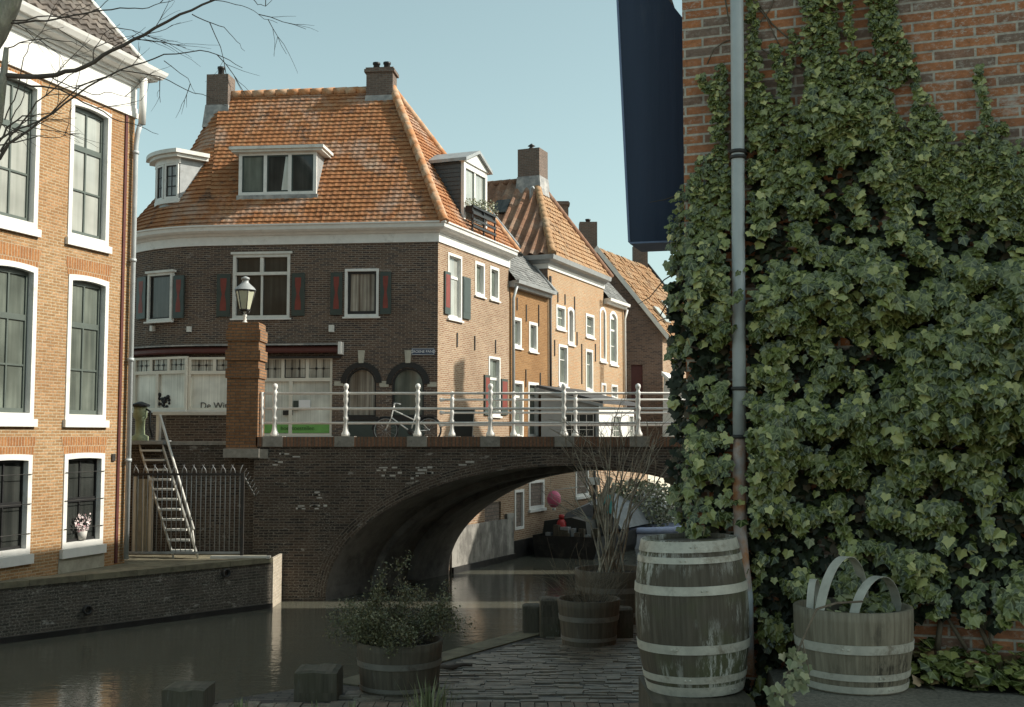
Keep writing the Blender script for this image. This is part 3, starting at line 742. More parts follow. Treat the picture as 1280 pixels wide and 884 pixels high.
# shutters
def shutter(F, x0, y0, x1, y1, o=.0):
    a, b, c, d = F.rect(x0, y0, x1, y1)
    m = MB(); F.box(m, a, b, c, d, o+.05, o-.01); s = m.build('shutter', M['green_dark'], ch)
    m = MB(); w = b-a; x = (a+b)/2; z0, z1 = c+(d-c)*.14, d-(d-c)*.1; zm = (z0+z1)/2
    L = [(x-w*.24, z0), (x+w*.24, z0), (x+w*.22, lerp(z0, z1, .25)), (x+w*.1, zm), (x+w*.22, lerp(z0, z1, .75)), (x+w*.24, z1), (x-w*.24, z1), (x-w*.22, lerp(z0, z1, .75)), (x-w*.1, zm), (x-w*.22, lerp(z0, z1, .25))]
    for i in range(2):
        pass
    seq = [(L[0], L[1], L[2], L[9]), (L[9], L[2], L[3], L[8]), (L[8], L[3], L[4], L[7]), (L[7], L[4], L[5], L[6])]
    for qd in seq: m.poly([F.pt(p[0], p[1], o+.054) for p in qd])
    m.build('red_hourglass_panel', M['red_paint'], s)
shutter(FF, 271.5, 343, 288, 396); shutter(FF, 365, 342, 381, 395); shutter(FF, 413.5, 341, 428, 394); shutter(FF, 475.5, 340, 489, 393)
Fa = curved_fac(180, 372); shutter(Fa, 174, 347, 185, 399, .05); Fb = curved_fac(225, 372); shutter(Fb, 219.5, 345, 232, 398, .07)
# small lamps and cable on the wall
for (px, py) in ((415, 411), (238, 412), (193, 411)):
    m = MB()
    s_, z_ = FF.px(px, py) if px > 290 else (0, 0)
    if px > 290: FF.box(m, s_-.07, s_+.07, z_-.1, z_+.1, .12, 0)
    else:
        Fx = curved_fac(px, py); s_, z_ = Fx.px(px, py); Fx.box(m, s_-.05, s_+.05, z_-.08, z_+.08, .14, 0)
    m.build('wall_bracket', M['white_worn'], ch)
# rolled awning along the front
awn_path = [arcp(a_) for a_ in angs[4:]] + [FF.pt(FF.px(427, 438)[0], 0)]
m = MB(); sweep(m, awn_path, [(.06, 5.90), (.2, 5.90), (.24, 5.94), (.24, 6.03), (.2, 6.08), (.06, 6.08)]); aw_ = m.build('rolled_awning', M['oxblood'], ch)
m = MB(); sweep(m, awn_path, [(.02, 6.13), (.33, 6.11), (.33, 6.15), (.02, 6.18)]); m.build('cover_strip', M['lead'], aw_)
m = MB(); FF.box(m, *[FF.px(426, 438)[0], FF.px(430, 438)[0]], 5.84, 6.2, .34, .02); m.build('end_cap', M['white'], aw_)
m = MB(); sweep(m, awn_path, [(.02, 5.74), (.14, 5.74), (.14, 5.8), (.02, 5.8)]); m.build('lintel_beam', M['black'], ch)
# street sign on the front wall
a, b, c, d = FF.rect(514.5, 435.5, 543.5, 444); m = MB(); FF.box(m, a, b, c, d, .03, .004)
sg = tag(bpy.data.objects.new('street_sign', None), 'small dark blue street name sign with white letters near the house corner', 'sign')
sg.location = FF.pt(a, c, .004); COL.objects.link(sg); m.build('sign_plate', M['sign_blue'], sg)
m = MB()
for (x0, x1, z0, z1) in ((a+.02, b-.02, c+.015, c+.025), (a+.02, b-.02, d-.025, d-.015), (a+.015, a+.025, c+.015, d-.015), (b-.025, b-.015, c+.015, d-.015)): FF.box(m, x0, x1, z0, z1, .033, .029)
m.build('sign_border', M['sign_white'], sg)
text_part('sign_lettering', 'GROENE PAND', .105, FF.pt((a+b)/2, (c+d)/2, .032), FF.d, (0, 0, 1), M['sign_white'], sg)
# right-hand wall
window(ch, FR, rw1, (), (.66,), .08, pane='glass_pale', sash='white', frame='white', sill=.06, thick=(.66,), label='tall window with an upper light on the sunlit wall')
window(ch, FR, rw2, (), (), .09, pane='glass_mid', sash='white', sill=.05); window(ch, FR, rw3, (), (), .09, pane='glass_mid', sash='white', sill=.05)
window(ch, FR, rw4, (), (.64,), .08, pane='glass_mid', sash='white', sill=.06, thick=(.64,))
def rshut(x0, y0, x1, y1, mat, open_=False):
    a, b, c, d = FR.rect(x0, y0, x1, y1); m = MB(); FR.box(m, a, b, c, d, .055, 0); s = m.build('shutter', M['green_dark'], ch)
    m = MB(); FR.box(m, a+.05, b-.05, c+.2, d-.08, .06, .05); m.build('shutter_panel', M[mat], s)
rshut(554.5, 340, 561.5, 393, 'red_paint'); rshut(577.5, 347, 586.5, 399, 'green_dark'); rshut(604.5, 469, 610.8, 519, 'red_paint'); rshut(625.5, 474, 633, 519, 'red_paint')
for (x, y0, y1) in ((571, 416, 434), (593, 420, 438), (619, 425, 442)):
    m = MB(); s_, z0 = FR.px(x, y1); _, z1 = FR.px(x, y0); FR.box(m, s_-.025, s_+.025, z0, z1, .03, 0); m.build('wall_anchor', M['iron'], ch)
# cornice round the house
cpath = [arcp(a_) for a_ in angs[:-1]] + [A, K, FR.pt(LR, 0)]
m = MB(); sweep(m, cpath, [(-.05, ZW), (.04, ZW), (.04, ZW+.27), (-.05, ZW+.27)]); m.build('frieze', M['white'], ch)
m = MB(); sweep(m, cpath, [(-.05, ZW+.272), (.08, ZW+.272), (.12, ZW+.33), (.24, ZW+.35), (.30, ZW+.40), (.32, ZW+.5), (.36, ZW+.52), (.36, ZW+.56), (.24, ZW+.565), (-.05, ZW+.565)]); m.build('cornice', M['white'], ch)
# roof: front, right hip, rounded left end
ZE = ZW + .5; RR = atY(491, 114, 36.0); k_ = 5.75; RL = RR - FF.d*k_
OV = .30
eA = A + FF.n*OV + V((0, 0, ZE))
mk = (FF.n + FR.n).normalized(); mk /= mk.dot(FF.n); eK = K + mk*OV + V((0, 0, ZE)); eB = FR.pt(LR+.1, ZE, OV)
m = MB(); tiled(m, eA, eK, RL, RR, tw=.19, lift=.045, wave=.012, seg=2, rh=.17, jitter=.007); fr = m.build('roof', M['tile_orange'], ch)
m = MB(); tiled(m, eK, eB, RR, RR, tw=.19, lift=.045, wave=.012, seg=2, rh=.17, jitter=.007); m.build('hip_roof', M['tile_orange'], ch)
m = MB(); nrow = 33
base = [arcp(a_, 4.2+OV) + V((0, 0, ZE)) for a_ in [aF - radians(118)*i/40 for i in range(41)]]
def cone(i, v):
    p = lerp(base[i], RL, v); w = min(1, i/14.0)
    ax = (V((RL.x, RL.y, 0)) - V((base[i].x, base[i].y, 0)))
    return p + ax.normalized()*(.34*w*sin(pi*v)) 
for r in range(nrow):
    v0, v1 = r/nrow, (r+1)/nrow
    for i in range(40):
        oo = (base[i]-V((cc.x, cc.y, ZE))).normalized()*.032 + V((0, 0, .02))
        for hf in (0, 1):
            f0, f1 = hf*.5, hf*.5+.5
            g = lambda f, v: lerp(cone(i, v), cone(i+1, v), f)
            w0 = .02 if hf == 0 else 0; w1 = .02 - w0
            p, q, r_, s_ = g(f0, v0)+oo*(1+w0*10), g(f1, v0)+oo*(1+w1*10), g(f1, v1), g(f0, v1)
            u = 40*.23 - i*.23; uv = [(u-.05, r*.19+.01), (u-.18, r*.19+.01), (u-.18, r*.19+.18), (u-.05, r*.19+.18)]
            m.poly([q, p, s_, r_], uv); m.poly([p-oo, q-oo, q, p], uv)
m.build('rounded_roof', M['tile_orange'], ch)
m = MB(); m.poly([eB, base[-1], RL, RR]); m.poly([eA, eK, RR, RL]); m.poly([eK, eB, RR]); m.build('rear_roof', M['tile_orange'], ch)
def cap_tiles(p, q, r, mat, name, parent, step=.36):
    p, q = V(p), V(q); L = (q-p).length; n = int(L/step); m = MB()
    for i in range(n):
        a, b = p.lerp(q, i/n), p.lerp(q, (i+1.08)/n); m.tube([a+V((0,0,.0)), b+V((0,0,.03))], [r*1.12, r], 8)
    return m.build(name, M[mat], parent)
cap_tiles(eK+V((0,0,.03)), RR+V((0,0,.06)), .13, 'hip_tile', 'hip_ridge', ch); cap_tiles(eB+V((0,0,.03)), RR+V((0,0,.06)), .11, 'hip_tile', 'hip_ridge', ch)
cap_tiles(RL+V((0,0,.04)), RR+V((0,0,.04)), .12, 'hip_tile', 'roof_ridge', ch)
# chimneys
def chimney(parent, c, w, dp, z0, z1, d=(1, 0), cap=True, pots=0, mat='chimney_brick', flare=0, pot_h=.3):
    d = V((d[0], d[1], 0)).normalized(); n = V((d.y, -d.x, 0)); c = V((c[0], c[1], 0))
    m = MB()
    def bx(w_, d_, a, b): m.obox(c - d*w_/2 - n*d_/2 + V((0,0,a)), d*w_, n*d_, V((0,0,b-a)))
    bx(w, dp, z0, z1-.16 if cap else z1)
    if cap: bx(w+.12, dp+.12, z1-.16, z1-.06); bx(w+.04, dp+.04, z1-.058, z1)
    o = m.build('chimney', M[mat], parent)
    if flare:
        m = MB(); h = .34
        a_ = [c + d*sx*(w/2+.02) + n*sy*(dp/2+.02) + V((0,0,z0+flare+h)) for sx, sy in ((-1,-1),(1,-1),(1,1),(-1,1))]
        b_ = [c + d*sx*(w/2+.09) + n*sy*(dp/2+.09) + V((0,0,z0+flare-.4)) for sx, sy in ((-1,-1),(1,-1),(1,1),(-1,1))]
        for i in range(4): m.poly([b_[i], b_[(i+1)%4], a_[(i+1)%4], a_[i]])
        m.build('mortar_flashing', M['lead'], o)
    for i in range(pots):
        x = ((i+.5)/pots-.5)*w*.8; m = MB(); m.lathe(c + d*x + V((0,0,z1-.05)), [(.11, 0), (.1, pot_h), (.125, pot_h+.02), (.125, pot_h+.08), (.07, pot_h+.08), (.07, 0)], 10); m.build('chimney_pot', M['black'], o)
    return o
p1 = atY(276, 118, 36.55); zc1 = atY(275, 96, 36.5).z
chimney(ch, (p1.x, p1.y), .72, .66, zc1-2.1, zc1, FF.d, cap=False, pots=1, flare=.75, pot_h=.3)
p2 = atY(477, 110, 36.1); zc2 = atY(477, 88, 36.1).z
chimney(ch, (p2.x, p2.y), .86, .62, zc2-2.1, zc2, FF.d, pots=2, flare=.85, pot_h=.22)
# front dormer
def roof_depth(px, py):      # where the ray meets the front roof plane
    nn = (eK-eA).cross(RL-eA); r = ray(px, py); o = V((0, 0, E)); k = (eA-o).dot(nn)/r.dot(nn); return o + r*k
pb = roof_depth(350, 244)
FD = Fac((pb.x, pb.y), (DF.x, DF.y)); FD.p0 += FD.n*.06; FD.p0.z = 0
a, b, c, d = FD.rect(299, 191, 396, 243)
dm = MB(); FD.box(dm, a, b, c-.1, d, -.02, -1.6); dorm = dm.build('dormer', M['zinc'], ch)
m = MB()
FD.box(m, a, b, c-.02, c+.07, .05, -.02); FD.box(m, a, b, d-.08, d, .05, -.02)
for q in (0, .335, .665, 1): x = lerp(a+.05, b-.05, q); FD.box(m, x-.05, x+.05, c+.071, d-.081, .045, -.02)
m.build('dormer_frame', M['white'], dorm)
for i, pn in enumerate(('glass_mid', 'glass_dark', 'glass_dark')):
    x0, x1 = lerp(a+.05, b-.05, (0, .335, .665)[i])+.05, lerp(a+.05, b-.05, (.335, .665, 1)[i])-.05
    m = MB(); m.poly([FD.pt(x0, c+.07, .0), FD.pt(x1, c+.07, .0), FD.pt(x1, d-.08, .0), FD.pt(x0, d-.08, .0)]); m.build('dormer_pane', M[pn], dorm)
    m = MB()
    for (u0, u1, v0, v1) in ((x0, x0+.04, c+.07, d-.08), (x1-.04, x1, c+.07, d-.08), (x0+.04, x1-.04, c+.07, c+.11), (x0+.04, x1-.04, d-.12, d-.08)): FD.box(m, u0, u1, v0, v1, .02, .001)
    m.build('sash', M['green_dark'], dorm)
m = MB(); x0, x1 = lerp(a, b, .55), lerp(a, b, .655); m.poly([FD.pt(x0, c+.12, .012), FD.pt(x1, c+.12, .03), FD.pt(x1, d-.13, .03), FD.pt(x0+.12, d-.13, .012)]); m.build('open_blind', M['glass_shop'], dorm)
m = MB(); FD.box(m, a-.18, b+.2, d+.002, d+.07, .2, -2.0); FD.box(m, a-.24, b+.26, d+.071, d+.16, .27, -2.0); m.build('dormer_roof', M['white_worn'], dorm)
m = MB(); FD.box(m, a-.05, b+.05, c-.2, c-.022, .07, -.1); m.build('apron', M['lead'], dorm)
# bow dormer on the rounded corner
an = aF - radians(40); nB = V((cos(an), sin(an), 0)); dB = V((-nB.y, nB.x, 0))
pB = atY(199, 250, 34.75); FB = Fac((pB.x, pB.y), (dB.x, dB.y))
zb0, zb1 = atY(200, 254, 34.8).z, atY(205, 205, 34.8).z
hw = .74; bow = lambda t, o=0: (t*hw, -.28*(t*t) + o)
def bowpts(n, grow=0.0, o=0.0): return [( (2*i/n-1)*(hw+grow), -.26*((2*i/n-1)**2) + o) for i in range(n+1)]
def bow_prism(mb, pts, z0, z1, back=-1.15):
    P = [FB.pt(s_, 0, o_) for s_, o_ in pts]; P = P + [FB.pt(pts[-1][0], 0, back), FB.pt(pts[0][0], 0, back)]
    mb.prism([p + V((0,0,z0)) for p in P], (0, 0, z1-z0))
m = MB(); bow_prism(m, bowpts(6, -.02, -.04), zb0-.5, zb1+.1); bd = m.build('bow_dormer', M['zinc'], ch)
m = MB(); bow_prism(m, bowpts(10, .16, .16), zb1+.1, zb1+.2); bow_prism(m, bowpts(10, .24, .24), zb1+.201, zb1+.32); m.build('dormer_roof', M['white_worn'], bd)
m = MB(); bow_prism(m, bowpts(8, .02, .02), zb0-.06, zb0+.08, -.3); m.build('dormer_sill', M['white'], bd); m = MB(); bow_prism(m, bowpts(8, .02, .02), zb1-.06, zb1+.098, -.3); m.build('dormer_head', M['white'], bd)
bp = bowpts(3, 0, 0)
for i in range(3):
    p, q = FB.pt(bp[i][0], 0, bp[i][1]), FB.pt(bp[i+1][0], 0, bp[i+1][1]); Fp = Fac((p.x, p.y), ((q-p).x, (q-p).y)); L = (q-p).length
    window(bd, Fp, (.02, L-.02, zb0+.081, zb1-.061), (.5,), (.33, .66), .06, frame='white', sash='black', pane='glass_curtain' if i == 1 else 'glass_pale', depth=.05, proud=.0, inner=.03, o0=.03, name='dormer_window')
# canal-side dormer with pediment, grey cladding and planted balcony
s0, _ = FR.px(578, 260); s1, _ = FR.px(606.5, 260); _, zt = FR.px(592, 209); _, zb = FR.px(585, 292)
zb = ZE + .12
m = MB(); FR.box(m, s0, s1, zb, zt, -.05, -2.6); cd = m.build('canal_dormer', M['grey_clad'], ch)
m = MB()
for i in range(16): z = lerp(zb, zt, (i+.5)/16); FR.box(m, s0-.008, s0+.002, z-.006, z+.006, -.08, -2.5)
m.build('board_joint', M['black'], cd)
sm = (s0+s1)/2; hp = .42
m = MB(); oh = .16
for sgn in (-1, 1):
    e = sm + sgn*((s1-s0)/2+oh)
    m.prism([FR.pt(sm, zt+hp, .2), FR.pt(e, zt-.02, .2), FR.pt(e, zt+.08, .2), FR.pt(sm, zt+hp+.1, .2)], -FR.n*3.3)
m.build('dormer_roof', M['zinc'], cd)
m = MB(); m.prism([FR.pt(s0-.1, zt+.002, .1), FR.pt(s1+.1, zt+.002, .1), FR.pt(sm, zt+hp-.01, .1)], -FR.n*.2); m.build('pediment', M['white'], cd)
m = MB()
FR.box(m, s0-.02, s0+.12, zb, zt, .06, -.04); FR.box(m, s1-.12, s1+.02, zb, zt, .06, -.04); FR.box(m, s0+.121, s1-.121, zt-.18, zt, .05, -.04); FR.box(m, sm-.05, sm+.05, zb, zt-.181, .03, -.04)
m.build('dormer_frame', M['white'], cd)
for x0, x1 in ((s0+.12, sm-.05), (sm+.05, s1-.12)):
    m = MB(); m.poly([FR.pt(x0, zb, -.01), FR.pt(x1, zb, -.01), FR.pt(x1, zt-.18, -.01), FR.pt(x0, zt-.18, -.01)]); m.build('dormer_pane', M['glass_pale'], cd)
    m = MB(); FR.box(m, x0, x0+.06, zb, zt-.18, .01, -.008); FR.box(m, x1-.06, x1, zb, zt-.18, .01, -.008); m.build('sash', M['sash_green'], cd)
m = MB(); zr = zb + .78
for i in range(4): FR.box(m, s0-.02, s1+.02, zb+.1+i*.2, zb+.17+i*.2, .38, .35)
for s_ in (s0, sm, s1): FR.box(m, s_-.02, s_+.02, zb-.1, zr, .35, .31)
m.build('balcony_rail', M['black'], cd)
bx = thing('balcony_planter', FR.pt(s0, zr, .35), 'green plants in a box on the little balcony of the grey dormer', 'plants')
m = MB(); FR.box(m, s0, s1, zr-.2, zr-.02, .3, .1); m.build('planter_box', M['black'], bx)
LEAFQ = []
def leaf_quad(mb, c, size, nrm, rot, fold=.25):
    n = V(nrm).normalized(); t = n.cross(V((0, 0, 1)))
    if t.length < .05: t = n.cross(V((1, 0, 0)))
    t.normalize(); b_ = n.cross(t); x = t*cos(rot)+b_*sin(rot); y = n.cross(x)
    c = V(c); mb.poly([c - y*size*.5, c + x*size*.32 + n*size*fold*.3, c + y*size*.5, c - x*size*.32 + n*size*fold*.3], [(0, -.5), (.3, 0), (0, .5), (-.3, 0)])
def rvec(): 
    while True:
        v = V((R.uniform(-1, 1), R.uniform(-1, 1), R.uniform(-1, 1)))
        if .1 < v.length < 1: return v.normalized()
m = MB()
for i in range(420):
    t = R.random(); hgt = (.1+.25*noise.noise(V((t*4, 2, 1)))+.12)*(1.3 if t > .45 else .8)
    leaf_quad(m, FR.pt(lerp(s0-.05, s1+.15, t), zr-.02+R.uniform(0, 1)*hgt*1.3, R.uniform(.08, .42)), R.uniform(.05, .09), rvec(), R.uniform(0, 6))
m.build('foliage', M['pale_leaf'], bx)
# ================================================================ houses along the canal
F2 = Fac((-.08, 38.28), (.39, .921)); d2, n2 = F2.d, F2.n
S2 = 3.56; S3 = 10.0; S4 = 12.8
def simple_windows(parent, F, rects, **k):
    for q in rects: window(parent, F, q[:4], rise=(q[4] if len(q) > 4 else 0.0), **k)
def anchors(parent, F, pxs, w=.025):
    for (x, y0, y1) in pxs:
        m = MB(); s_, z0 = F.px(x, y1); _, z1 = F.px(x, y0); F.box(m, s_-w, s_+w, z0, z1, .03, 0); m.build('wall_anchor', M['iron'], parent)
# --- house 2: ochre, grey slate roof
h2 = thing('ochre_house', F2.pt(0, 3.3), 'narrow ochre brick house with grey slate roof, right of the big corner house', 'house')
z2 = 8.62
r2 = [F2.rect(641, 397, 651.5, 435), F2.rect(661, 403, 671.5, 440)]; r2d = [F2.rect(640.5, 476, 654, 548), F2.rect(660, 478, 673, 548)]
m = MB(); wall(m, F2, 0, S2, -.5, z2, r2+r2d, .12); prism_walls(m, F2, S2, -.5, z2, 5); m.build('wall', M['brick_gold'], h2)
simple_windows(h2, F2, r2, cols=(), rows=(), fw=.1, pane='glass_mid', sash='white', sill=.05)
simple_windows(h2, F2, r2d, cols=(), rows=(.28, .75), fw=.1, pane='glass_mid', sash='white', thick=(.75,), name='tall_window')
e0, e1 = F2.pt(-.1, z2+.05, .3), F2.pt(S2, z2+.05, .3); up2 = -n2*2.75 + V((0, 0, 3.35))
m = MB(); tiled(m, e0, e1, e0+up2, e1+up2, tw=.2, rh=.14, lift=.02, wave=.0, seg=1, jitter=.006); m.poly([e0+up2, e1+up2, e1-n2*5.4, e0-n2*5.4]); m.poly([e1, e1-n2*5.4, e1+up2]); m.build('roof', M['tile_slate'], h2)
m = MB(); m.tube([e1+V((0,0,.05)), e1+up2+V((0,0,.05))], .07, 5); m.tube([e1+d2*.2+V((0,0,.02)), e1+up2+d2*.2+V((0,0,.02))], .05, 5); m.build('verge', M['zinc'], h2)
m = MB(); q = e0.lerp(e1, .62)+up2*.38; m.obox(q+n2*.05, d2*.55, up2.normalized()*.8, n2.cross(V((1,0,0)))*.0+V((n2.x*.08, n2.y*.08, .08))); m.build('skylight', M['glass_dark'], h2)
m = MB(); sweep(m, [F2.pt(-.05, 0), F2.pt(S2-.03, 0)], [(.0, z2-.14), (.18, z2-.14), (.2, z2-.03), (.36, z2-.02), (.38, z2+.1), (.28, z2+.1), (.0, z2+.05)]); m.build('gutter', M['zinc'], h2)
m = MB(); m.tube([F2.pt(.12, z2-.1, .22), F2.pt(.12, z2-.5, .09), F2.pt(.12, 3.3, .09)], .05, 8); m.build('drainpipe', M['pipe'], h2)
anchors(h2, F2, ((646, 372, 388), (657.5, 381, 402), (673, 381, 408), (657, 462, 484), (675, 466, 486)))
# --- house 3: yellow brick, hipped pantile roof
h3 = thing('yellow_brick_house', F2.pt(S2, 3.3), 'tall yellow brick house with hipped brown pantile roof beyond the ochre house', 'house')
zW3 = 9.62
hr = [F2.rect(695, 382, 706.5, 412), list(F2.rect(709.5, 384, 717.5, 431))+[.1], F2.rect(732, 393, 742.5, 422), F2.rect(698, 431, 709.5, 483), F2.rect(732, 437, 741, 489)]
F2b = F2
m = MB(); wall(m, F2, S2, S3, -.5, zW3, hr, .13)
q = F2.pt(S2, 0)
def wall_free(mb, p, qv, z0, z1): mb.poly([p+V((0,0,z0)), qv+V((0,0,z0)), qv+V((0,0,z1)), p+V((0,0,z1))])
m.build('wall', M['brick_yellow'], h3)
m = MB(); wall_free(m, q-n2*8, q, -.5, zW3); p_ = F2.pt(S3, 0); wall_free(m, p_, p_-n2*8, -.5, zW3); wall_free(m, p_-n2*8, q-n2*8, -.5, zW3); m.build('side_wall', M['brick_gable'], h3)
simple_windows(h3, F2, [hr[0], hr[2]], cols=(), rows=(.5,), fw=.1, pane='glass_mid', sash='white', sill=.06)
simple_windows(h3, F2, [hr[1]], cols=(), rows=(), fw=.12, pane='plaster', sash=None, sill=.06, name='blind_window')
simple_windows(h3, F2, hr[3:], cols=(), rows=(.66,), fw=.1, pane='glass_mid', sash='white', sill=.06)
zE3 = zW3+.42
cp3 = [q-n2*8, q, p_]
m = MB(); sweep(m, cp3, [(-.05, zW3-.02), (.05, zW3-.02), (.06, zW3+.16), (-.05, zW3+.16)]); m.build('frieze', M['white'], h3)
m = MB(); sweep(m, cp3, [(-.05, zW3+.162), (.12, zW3+.165), (.16, zW3+.24), (.34, zW3+.28), (.38, zW3+.44), (.28, zW3+.44), (-.05, zW3+.4)]); m.build('cornice', M['zinc'], h3)
c3 = F2.pt(S2, zE3) + (n2 - d2)*.3; c3b = F2.pt(S3+.1, zE3) + n2*.3; rr3 = atY(670, 227, 44.8); c3l = c3 - n2*8.4
rl3 = rr3 - n2*6
m = MB(); tiled(m, c3l, c3, rl3, rr3, tw=.42, rh=.55, lift=.012, wave=.15, seg=6, jitter=.004); m.poly([c3l, c3, rr3, rl3]); m.build('roof', M['tile_brown'], h3)
m = MB(); tiled(m, c3, c3b, rr3, rr3, tw=.28, rh=.24, lift=.05, wave=.03, seg=2); m.poly([c3, c3b, rr3]); m.poly([c3b, c3b-n2*8.4, rl3, rr3]); m.build('hip_roof', M['tile_buff'], h3)
cap_tiles(c3+V((0,0,.05)), rr3+V((0,0,.05)), .14, 'tile_buff', 'hip_ridge', h3); cap_tiles(c3b+V((0,0,.05)), rr3+V((0,0,.05)), .13, 'tile_brown', 'hip_ridge', h3); cap_tiles(rl3+V((0,0,.05)), rr3+V((0,0,.05)), .12, 'tile_brown', 'roof_ridge', h3)
pc = atY(666, 215, 44.9); zt3 = atY(666, 189, 44.9).z
co = chimney(h3, (pc.x, pc.y), .92, .92, zt3-2.0, zt3, (-n2.x, -n2.y), cap=False, flare=.55)
m = MB(); m.lathe(V((pc.x-.05, pc.y, zt3)), [(.16, 0), (.13, .1), (.06, .16), (.16, .2), (.02, .3)], 8); m.build('cowl', M['black'], co)
m = MB(); nn3 = (c3-c3l).cross(rr3-c3l).normalized(); nn3 = nn3 if nn3.z > 0 else -nn3
def on3(px, py): r = ray(px, py); o = V((0,0,E)); k = (c3-o).dot(nn3)/r.dot(nn3); return o+r*k
u3 = -n2; v3 = nn3.cross(u3).normalized(); v3 = v3 if v3.z > 0 else -v3
for (px, py) in ((628, 262),): s_ = on3(px, py); m.obox(s_-u3*.3-v3*.4+nn3*.1, u3*.6, v3*.8, nn3*.08)
m.build('skylight', M['glass_dark'], h3)
m = MB(); s_ = on3(664, 252); m.tube([s_, s_+V((0,0,.5)), s_+V((.1,-.05,.55))], .07, 6); m.build('vent_pipe', M['zinc'], h3)
m = MB(); m.tube([F2.pt(S2+.06, zW3-.3, .08), F2.pt(S2+.06, 3.3, .08)], .05, 8); m.build('drainpipe', M['iron'], h3)
anchors(h3, F2, ((697, 365, 378), (706, 368, 381), (718, 371, 415), (693, 425, 445), (721, 415, 432), (727, 430, 480), (744, 430, 452)), .035)
# --- house 4: lower wing with two tall arched windows
h4 = thing('low_eaved_house', F2.pt(S3, 3.3), 'narrow buff brick house with two tall round-headed windows, right of the yellow house', 'house')
z4 = 9.1
q4 = [list(F2.rect(749.5, 384, 757.5, 452))+[.2], list(F2.rect(762, 389, 771.5, 456))+[.2]]; q4b = [F2.rect(751.5, 479, 757.5, 495), F2.rect(764, 481, 772, 499)]
m = MB(); wall(m, F2, S3, S4, -.5, z4, q4+q4b, .13); p_ = F2.pt(S4, 0); wall_free(m, p_, p_-n2*6, -.5, z4); m.build('wall', M['brick_yellow'], h4)
simple_windows(h4, F2, q4, cols=(), rows=(.33, .66), fw=.12, pane='glass_mid', sash='white', sill=.07, thick=(.66,)); simple_windows(h4, F2, q4b, cols=(), rows=(.5,), fw=.09, pane='glass_mid', sash='white', sill=.06)
e0, e1 = F2.pt(S3+.02, z4+.1, .25), F2.pt(S4+.1, z4+.1, .25); u4 = -n2*2.3+V((0,0,2.6))
m = MB(); tiled(m, e0, e1, e0+u4, e1+u4, tw=.2, rh=.14, lift=.02, wave=0, seg=1); m.poly([e0+u4, e1+u4, e1-n2*5, e0-n2*5]); m.poly([e1, e1-n2*5, e1+u4]); m.build('roof', M['tile_slate'], h4)
m = MB(); sweep(m, [F2.pt(S3+.04, 0), F2.pt(S4, 0)], [(.0, z4-.1), (.15, z4-.1), (.17, z4), (.3, z4+.01), (.32, z4+.13), (.22, z4+.13), (0, z4+.1)]); m.build('gutter', M['white'], h4)
m = MB(); m.tube([F2.pt(S4-.1, z4-.1, .2), F2.pt(S4-.1, z4-.5, .08), F2.pt(S4-.1, 3.3, .08)], .055, 8); m.build('drainpipe', M['white'], h4)
# --- house 5: gable of weathered brick facing the bridge, buff roof to the canal
h5 = thing('gabled_house', (3.7, 50.6, 3.3), 'weathered brown gabled house with buff tiled roof and white verge, left of the ivy', 'house')
F5 = Fac((.9, 50.6), (1, 0)); Y5 = 50.6
ap = atY(746, 312, Y5); ev = atY(828, 414, Y5); rd = atY(808, 333, 56.4); 
xr5 = ev.x; xl5 = 2*ap.x-ev.x; bd5 = V((rd.x-ap.x, rd.y-ap.y, 0)); 
s5 = ap.x
dr = F5.rect(789, 456, 803.5, 500); dr = (dr[0]+F5.p0.x-.9, dr[1]+F5.p0.x-.9, dr[2], dr[3])
m = MB(); wall(m, F5, xl5-.9, xr5-.9, -.5, ev.z, [dr], .15); m.poly([(xl5, Y5, ev.z), (xr5, Y5, ev.z), (ap.x, Y5, ap.z)]); m.build('gable_wall', M['brick_gable'], h5)
FS5 = Fac((xr5, Y5), (bd5.x, bd5.y)); L5 = bd5.length
m = MB(); wall(m, FS5, 0, L5*1.6, -.5, ev.z, [], .1); m.build('side_wall', M['brick_right'], h5)
m = MB(); m.poly([F5.pt(dr[0], dr[2], -.1), F5.pt(dr[1], dr[2], -.1), F5.pt(dr[1], dr[3], -.1), F5.pt(dr[0], dr[3], -.1)]); m.build('hatch_door', M['oxblood'], h5)
evo = ev + V((.25, -.12, -.28)); app = V((ap.x, Y5-.12, ap.z+.05))
m = MB(); tiled(m, evo, evo+bd5, app, app+bd5, tw=.28, rh=.3, lift=.06, wave=.06, seg=3, jitter=.02); lo = V((xl5-.2, Y5-.1, ev.z-.25)); m.poly([lo, app, app+bd5, lo+bd5]); m.poly([evo, evo+bd5, app+bd5, app]); m.build('roof', M['tile_buff'], h5)
m = MB(); sl = (app-evo); vn = V((0, -.04, 0)); dn = V((0, 0, -.28))
m.prism([evo+V((0,-.02,.1)), app+V((0,-.02,.1)), app+V((0,-.02,-.2)), evo+V((0,-.02,-.2))], (0, -.06, 0)); m.prism([lo+V((0,-.02,.1)), app+V((0,-.023,.1)), app+V((0,-.023,-.2)), lo+V((0,-.02,-.2))], (0, -.055, 0)); m.build('verge_board', M['white_worn'], h5)
m = MB(); a = evo+bd5*1.01; m.tube([a+V((0,0,.1)), app+bd5*1.01+V((0,0,.15))], .09, 6); m.build('rear_verge', M['black'], h5)
zq = atY(735, 279, 52).z; pq = atY(735, 300, 52); chimney(h5, (pq.x, pq.y), .8, .7, zq-2.2, zq, cap=False, pots=1, pot_h=.15)
zq = atY(800, 308, 56).z; pq = atY(800, 320, 56); chimney(h5, (pq.x, pq.y), .7, .6, zq-2.0, zq, cap=False, pots=1, pot_h=.15)
pq = atY(703, 262, 49); chimney(h3, (pq.x, pq.y), .5, .5, pq.z-2.5, atY(703, 253, 49).z, cap=True)
